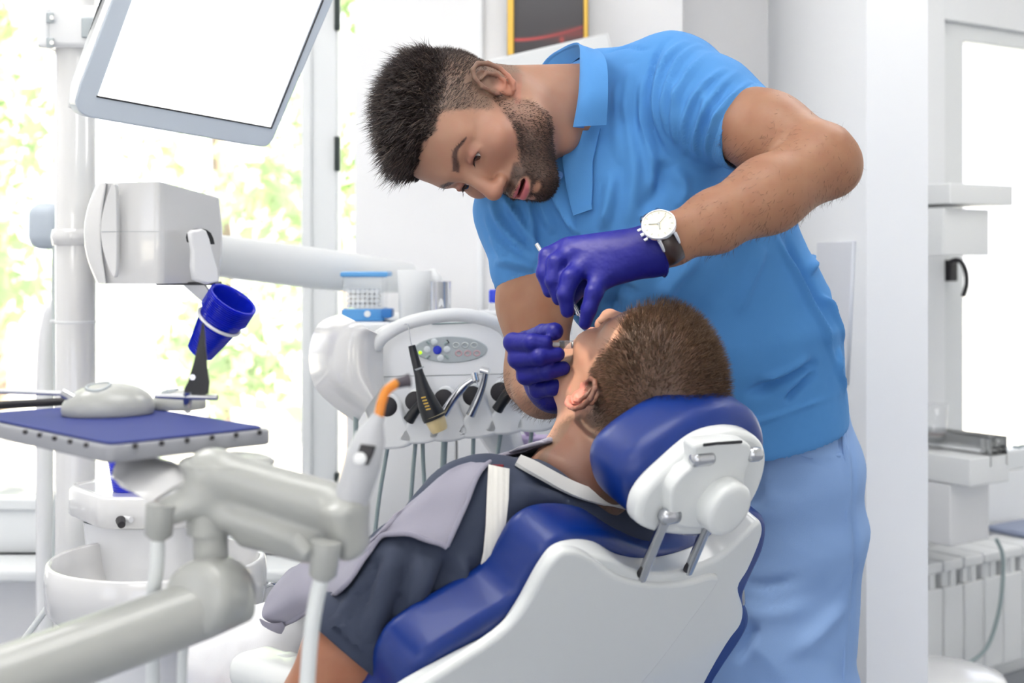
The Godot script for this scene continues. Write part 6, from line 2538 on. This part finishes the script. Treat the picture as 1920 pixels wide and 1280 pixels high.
func build_instruments() -> void:
	# syringe
	var t := thing("syringe", "clear syringe with dark plunger held at the patient's mouth", "syringe", P(1050, 645, 1.70))
	var a := P(1020, 645, 1.704)
	var c := P(1082, 646, 1.712)
	var ax := (c - a).normalized()
	var len := (c - a).length()
	var b := B.new()
	b.lathe([Vector2(0.0052, 0.0), Vector2(0.0052, len - 0.002), Vector2(0.004, len), Vector2(0.0015, len + 0.003), Vector2(0.0015, len + 0.008)], a, ax, 24)
	put(b.done(), "barrel", M.clear, t)
	b = B.new()
	var q := (P(1053, 645, 1.708) - a).length()
	b.lathe([Vector2(0.0, q - 0.003), Vector2(0.0046, q - 0.003), Vector2(0.0046, q + 0.003), Vector2(0.0, q + 0.004)], a, ax, 20)
	put(b.done(), "plunger", M.dark, t)
	b = B.new()
	b.lathe([Vector2(0.0025, -0.015), Vector2(0.0025, q)], a, ax, 12)
	put(b.done(), "plunger_rod", M.white_soft, t)
	b = B.new()
	b.lathe([Vector2(0.0, len - 0.007), Vector2(0.0043, len - 0.007), Vector2(0.0043, len - 0.005), Vector2(0.0, len - 0.005)], a, ax, 20)
	put(b.done(), "collar", M.steel, t)
	b = B.new()
	b.lathe([Vector2(0.0006, len + 0.006), Vector2(0.0004, len + 0.03)], a, ax, 8)
	put(b.done(), "needle", M.steel, t)
	# mouth mirror handle between the fingers
	t = thing("steel_probe", "thin steel probe held between the raised gloved fingers", "probe", P(1050, 530, 1.69))
	b = B.new()
	b.tube([P(1006, 457, 1.705), P(1080, 578, 1.678), P(1092, 598, 1.672)], [0.0026, 0.0026, 0.0018], 12)
	put(b.done(), "handle", M.steel, t)
	b = B.new()
	b.tube([P(1092, 598, 1.672), P(1102, 616, 1.672)], [0.0011, 0.0008], 8)
	put(b.done(), "tip", M.steel, t)
	b = B.new()
	b.tube([P(1083, 584, 1.677), P(1086, 589, 1.676)], [0.0034], 12)
	put(b.done(), "grip_ring", M.steel_bright, t)
	# wristwatch
	var w := P(1236, 424, 1.625)
	var n := Vector3(-0.22, 0.52, 0.82).normalized()
	var arm := (P(1340, 415, 1.675) - P(1215, 465, 1.652)).normalized()
	arm = (arm - n * arm.dot(n)).normalized()
	var across := n.cross(arm)
	t = thing("wristwatch", "round steel wristwatch with cream dial and dark brown strap", "wristwatch", w)
	b = B.new()
	b.lathe([Vector2(0.0, -0.004), Vector2(0.019, -0.004), Vector2(0.0212, -0.001), Vector2(0.0216, 0.003), Vector2(0.0205, 0.0055), Vector2(0.0192, 0.0062), Vector2(0.0188, 0.0055)], w, n, 48)
	var case_ := put(b.done(), "watch_case", M.steel_bright, t)
	b = B.new()
	b.lathe([Vector2(0.0190, 0.0050), Vector2(0.0, 0.0052)], w, n, 40)
	put(b.done(), "dial", mat(238, 230, 206, 0.5), t)
	for s in [[0.012, 2.6, 0.0007], [0.008, 4.4, 0.0009], [0.014, 0.4, 0.0004]]:
		b = B.new()
		var dirn: Vector3 = arm * cos(s[1]) + across * sin(s[1])
		b.tube([w + n * 0.0058 - dirn * 0.002, w + n * 0.0058 + dirn * s[0]], [s[2]], 5)
		put(b.done(), "watch_hand", M.grey, t)
	for i in 12:
		b = B.new()
		var dirn := arm * cos(TAU * i / 12) + across * sin(TAU * i / 12)
		b.tube([w + n * 0.0054 + dirn * 0.0145, w + n * 0.0054 + dirn * 0.0172], [0.0005], 5)
		put(b.done(), "hour_mark", M.panel_grey, t)
	for q2 in [[0.0, 0.008], [2.2, 0.0042], [3.6, 0.0042]]:
		b = B.new()
		var c3 := w - arm * 0.006 + n * 0.000
		var o2 := w + n * 0.001 + arm * -0.0215
		o2 = w + n * 0.001 + across * [0.0, 0.008, -0.008][int(q2[0] > 1.0) + int(q2[0] > 3.0)] - arm * 0.0205
		b.tube([o2, o2 - arm * 0.0045], [0.0026 if q2[0] < 1.0 else 0.002], 12)
		put(b.done(), "crown", M.steel_bright, case_)
	for s in [[-1, -1], [-1, 1], [1, -1], [1, 1]]:
		b = B.new()
		var o3: Vector3 = w + across * 0.0185 * s[0] + arm * 0.0105 * s[1]
		b.tube([o3 + n * 0.001, o3 + across * 0.006 * s[0] - n * 0.004, o3 + across * 0.009 * s[0] - n * 0.010], [0.0028, 0.0026, 0.002], 8)
		put(b.done(), "lug", M.steel_bright, case_)
	b = B.new()
	var cen := P(1255, 450, 1.655)
	cen = w - n * 0.0265
	var rows := []
	for i in 29:
		var a2 := TAU * i / 28.0
		var dirn := n * cos(a2) * 0.0275 + across * sin(a2) * 0.0335
		var outw := dirn.normalized()
		var row := PackedVector3Array()
		for s in [[-0.0108, 0.0], [-0.0108, 0.0022], [0.0, 0.0034], [0.0108, 0.0022], [0.0108, 0.0]]: row.append(cen + dirn + arm * s[0] + outw * s[1])
		rows.append(row)
	b.grid(rows)
	put(b.done(), "strap", M.leather, t)


# ------------------------------------------------------------------ tray arm in the foreground

func build_tray() -> void:
	var y := P(200, 838, 1.15).y
	var lev := func(px: float, py: float) -> Vector3: return on_plane(px, py, Vector3(0, y, -1), Vector3.UP)
	var t := thing("bracket_table", "white bracket table arm with jointed post and instrument hoses", "bracket table", P(395, 1000, 1.2))
	# table plate
	var F: Vector3 = lev.call(200, 838)
	var R: Vector3 = lev.call(513, 804)
	var Lp: Vector3 = lev.call(0, 796)
	var e1 := (R - F)
	var e2 := (Lp - F).normalized() * 0.30
	var b := B.new()
	var top := round_poly([F, R, R + e2, F + e2], 0.012, 4)
	b.slab(top, Vector3.UP, 0.014, 0.002, 0.002, 2)
	put(b.done(), "table_plate", M.tray, t)
	# dark notches along the two near edges
	for i in 6:
		b = B.new()
		var p := F + e1 * (0.16 + 0.15 * i) + Vector3(0, -0.0015, 0)
		b.rbox(p + Vector3(0, 0, 0.001), Vector3(0.004, 0.004, 0.004), 0.001, Basis.IDENTITY, false)
		put(b.done(), "edge_notch", M.dark, t)
	for i in 5:
		b = B.new()
		var p := F + e2 * (0.12 + 0.10 * i) + Vector3(0, -0.0015, 0)
		b.rbox(p + Vector3(0, 0, 0.001), Vector3(0.004, 0.004, 0.004), 0.001, Basis.IDENTITY, false)
		put(b.done(), "edge_notch", M.dark, t)
	# blue mat on it
	b = B.new()
	var inset := func(s: float, v: float) -> Vector3: return F + e1 * s + e2 * v + Vector3(0, 0.0022, 0)
	b.slab(round_poly([inset.call(0.04, 0.02), inset.call(0.97, 0.02), inset.call(0.97, 0.98), inset.call(0.04, 0.98)], 0.012, 4), Vector3.UP, 0.002, 0.0006, 0.0006, 1)
	tag(put(b.done(), "blue_tray_mat", M.mat_blue), "smooth blue mat covering the top of the bracket table", "mat")
	var ty := y + 0.0022
	# flare under the plate and the boomerang body
	var n := Vector3(0.05, 0.12, 0.99).normalized()
	var hb := Body.new()
	hb.flat(P(425, 866, 1.205), P(425, 894, 1.205), Vector3(1, 0, 0), 0.043, 0.034, 0.040, 0.036, 0.008, 0.01)
	hb.mesh(0.004)
	put(hb.done(), "table_neck", M.cream, t)
	hb = Body.new()
	var up := Vector3(0, 1, 0.1)
	hb.add(P(425, 893, 1.185), P(640, 955, 1.18), 0.0200, 0.0215, 0.006)
	hb.flat(P(645, 940, 1.18), P(660, 1022, 1.185), Vector3(1, -0.2, 0), 0.0210, 0.0150, 0.036, 0.032, 0.008, 0.008)
	hb.flat(P(448, 945, 1.215), P(600, 995, 1.21), up, 0.022, 0.022, 0.048, 0.046, 0.02, 0.006)
	hb.flat(P(480, 985, 1.215), P(585, 1018, 1.21), up, 0.016, 0.012, 0.040, 0.036, 0.012, 0.01)
	hb.add(P(394, 888, 1.19), P(393, 935, 1.19), 0.0225, 0.0205, 0.012)
	hb.flat(P(385, 928, 1.19), P(318, 958, 1.178), up, 0.0150, 0.0120, 0.02, 0.018, 0.012, 0.01)
	hb.mesh(0.0036)
	put(hb.done(), "arm_head", M.cream, t)
	b = B.new()
	thick_sheet(b, sheet([[[208, 895, 1.22], [222, 862, 1.24], [270, 850, 1.26], [300, 856, 1.27]], [[225, 902, 1.19], [262, 888, 1.20], [305, 872, 1.21], [335, 870, 1.22]], [[280, 945, 1.18], [305, 925, 1.18], [335, 905, 1.18], [360, 892, 1.18]]], 5), 0.006)
	put(b.done(), "side_scoop", M.white_gloss, t)
	# post, knuckle and boom
	b = B.new()
	b.tube([P(392, 900, 1.19), P(390, 1000, 1.19)], [0.0190, 0.0185], 28)
	put(b.done(), "post_sleeve", M.cream, t)
	b = B.new()
	b.tube([P(394, 995, 1.19), P(396, 1080, 1.19)], [0.0150], 28)
	put(b.done(), "post", M.cream, t)
	var kc := P(396, 1116, 1.17)
	b = B.new()
	var kn := Vector3(-0.32, 0.12, 0.94).normalized()
	b.lathe([Vector2(0.0, 0.030), Vector2(0.022, 0.0295), Vector2(0.029, 0.026), Vector2(0.0315, 0.018), Vector2(0.0318, -0.018), Vector2(0.029, -0.026), Vector2(0.022, -0.0295), Vector2(0.0, -0.030)], kc, kn, 40)
	put(b.done(), "knuckle", M.cream, t)
	b = B.new()
	var sc := on_plane(358, 1117, kc + kn * 0.0302, kn)
	b.lathe([Vector2(0.0, 0.0006), Vector2(0.0022, 0.0006), Vector2(0.0024, 0.0)], sc, kn, 12)
	put(b.done(), "screw", mat(150, 110, 100, 0.5), t)
	b = B.new()
	b.tube([P(445, 1112, 1.19), P(380, 1140, 1.165), P(200, 1206, 1.11), P(0, 1278, 1.05), P(-160, 1336, 1.0)], [0.026, 0.0262, 0.0262, 0.0262, 0.0262], 32)
	put(b.done(), "boom", M.cream, t)
	# instrument sockets and hoses
	for s in [[[302, 945], [296, 1012], 1.165], [[612, 1015], [604, 1088], 1.14]]:
		b = B.new()
		b.tube([P(s[0][0], s[0][1], s[2]), P(lerpf(s[0][0], s[1][0], 0.85), lerpf(s[0][1], s[1][1], 0.85), s[2]), P(s[1][0], s[1][1], s[2])], [0.0128, 0.0118, 0.0065], 18)
		put(b.done(), "hose_socket", M.cream, t)
	for h in [[[[296, 1005, 1.165], [294, 1060, 1.165], [288, 1110, 1.17], [286, 1180, 1.2], [288, 1300, 1.22]], 0.0062], [[[604, 1080, 1.14], [592, 1130, 1.14], [582, 1200, 1.14], [574, 1310, 1.14]], 0.0066], [[[346, 1195, 1.2], [342, 1240, 1.2], [340, 1310, 1.2]], 0.0046]]:
		b = B.new()
		b.tube(Array(path_of(h[0], 5)), [h[1]], 14)
		put(b.done(), "hose", M.hose_white, t)
	b = B.new()
	b.tube([P(548, 1010, 1.135), P(575, 1036, 1.135)], [0.007, 0.006], 12)
	put(b.done(), "side_clip", M.cream, t)
	# curing light standing in the arm head
	var g := thing("curing_light", "grey curing light with amber tip and black button panel", "curing light", P(660, 930, 1.16))
	b = B.new()
	b.tube([P(648, 960, 1.175), P(662, 925, 1.172), P(680, 868, 1.17), P(694, 820, 1.17), P(706, 788, 1.17), P(711, 778, 1.17)], [0.0150, 0.0152, 0.0158, 0.0135, 0.0062, 0.0050], 24)
	put(b.done(), "grip", mat(190, 192, 196, 0.35, 0.2), g)
	b = B.new()
	var pn := (EYE - P(684, 850, 1.17)).normalized()
	b.slab(outline([[676, 832], [705, 836], [700, 852], [690, 872], [672, 866], [667, 858]], P(684, 850, 1.1535), pn, 1), pn, 0.004, 0.001, 0.0005, 2)
	put(b.done(), "button_panel", M.dark, g)
	b = B.new()
	b.lathe([Vector2(0.0, 0.002), Vector2(0.0045, 0.002), Vector2(0.0056, 0.001), Vector2(0.0056, -0.001)], P(675, 860, 1.1525), pn, 20)
	put(b.done(), "button", M.white_soft, g)
	b = B.new()
	b.tube(Array(path_of([[710, 781, 1.17], [715, 756, 1.172], [724, 733, 1.176], [745, 717, 1.18]], 5)), [0.0042], 14)
	put(b.done(), "light_guide", M.amber, g)
	b = B.new()
	b.tube([P(742, 719, 1.18), P(762, 714, 1.184), P(767, 713, 1.185)], [0.0045, 0.0052, 0.0062], 18)
	put(b.done(), "hood", mat(74, 68, 76, 0.6), g)
	# two white mouse-shaped handpieces on the mat
	for s in [["white_mouse", "white computer mouse with grey scroll recess on the blue mat", 212, 780, 0.052, 0.034, 0.020, 0.45], ["white_mouse", "smaller white mouse-shaped block behind the first on the mat", 338, 770, 0.032, 0.022, 0.011, -0.35]]:
		var c: Vector3 = lev.call(s[2], s[3])
		c.y = ty
		var q := thing(s[0], s[1], "mouse", c)
		var mb := Body.new()
		var tu := Basis(Vector3.UP, s[7])
		mb.ball(c + Vector3(0, s[6] * 0.35, 0), Vector3(s[4] * 0.72, s[6] * 1.08, s[5] * 1.0), 0.01, tu)
		mb.ball(c + tu * Vector3(-s[4] * 0.15, s[6] * 0.3, 0), Vector3(s[4] * 0.8, s[6] * 0.9, s[5] * 0.85), 0.02, tu)
		mb.mesh(0.0022)
		for i in mb.v.size(): mb.v[i].y = maxf(mb.v[i].y, ty + 0.0004)
		mb.normals()
		put(mb.done(), "shell", M.cream, q)
		var bb := B.new()
		var rp := []
		for i in 25:
			var v := TAU * i / 24.0
			var lp := c + tu * Vector3(-s[4] * 0.30 + cos(v) * s[4] * 0.22, 0.0, s[5] * 0.2 + sin(v) * s[5] * 0.4)
			lp.y = c.y + s[6] * 3.0
			for k in 80:
				var dd := mb.dist(lp, mb.limbs)
				if dd < 0.0004: break
				lp.y -= dd * 0.7
			rp.append(lp)
		bb.tube(rp, [0.0016], 6, false)
		put(bb.done(), "recess_ring", M.panel_grey, q)
	# steel rods and a dark bar at the left
	b = B.new()
	b.tube([P(-20, 733, 1.36), P(135, 738, 1.36)], [0.0024], 8)
	b.tube([P(120, 738, 1.36), P(142, 748, 1.35)], [0.0048], 8)
	var rod := put(b.done(), "steel_instrument", M.steel)
	tag(rod, "thin steel instrument lying raised at the mat's left end", "instrument")
	b = B.new()
	var bar0: Vector3 = lev.call(-30, 772)
	var bar1: Vector3 = lev.call(140, 762)
	b.tube([bar0 + Vector3(0, 0.006, 0), bar1 + Vector3(0, 0.006, 0)], [0.0042], 10)
	tag(put(b.done(), "dark_bar", M.dark), "dark slim bar lying along the mat's back edge", "bar")
	# upright black blade with steel foot
	g = thing("black_spatula", "black tapered spatula standing upright with a steel cross foot", "spatula", P(362, 745, 1.36))
	b = B.new()
	b.slab(outline([[345, 738], [352, 715], [364, 675], [374, 630], [379, 606], [382, 612], [385, 650], [388, 690], [390, 738]], P(366, 690, 1.36), Vector3(0.1, 0, 1).normalized(), 2), Vector3(0.1, 0, 1).normalized(), 0.006, 0.002, 0.002, 2)
	put(b.done(), "blade", M.black, g)
	b = B.new()
	b.tube([P(361, 707, 1.356), P(361, 707, 1.352)], [0.0026], 12)
	put(b.done(), "rivet", M.steel_bright, g)
	b = B.new()
	b.tube([P(290, 742, 1.36), P(345, 744, 1.36), P(408, 745, 1.355)], [0.0022, 0.0030, 0.0030], 10)
	b.tube([P(352, 735, 1.36), P(352, 745, 1.36), lev.call(352, 768)], [0.0045, 0.005, 0.004], 10)
	put(b.done(), "foot", M.steel, g)
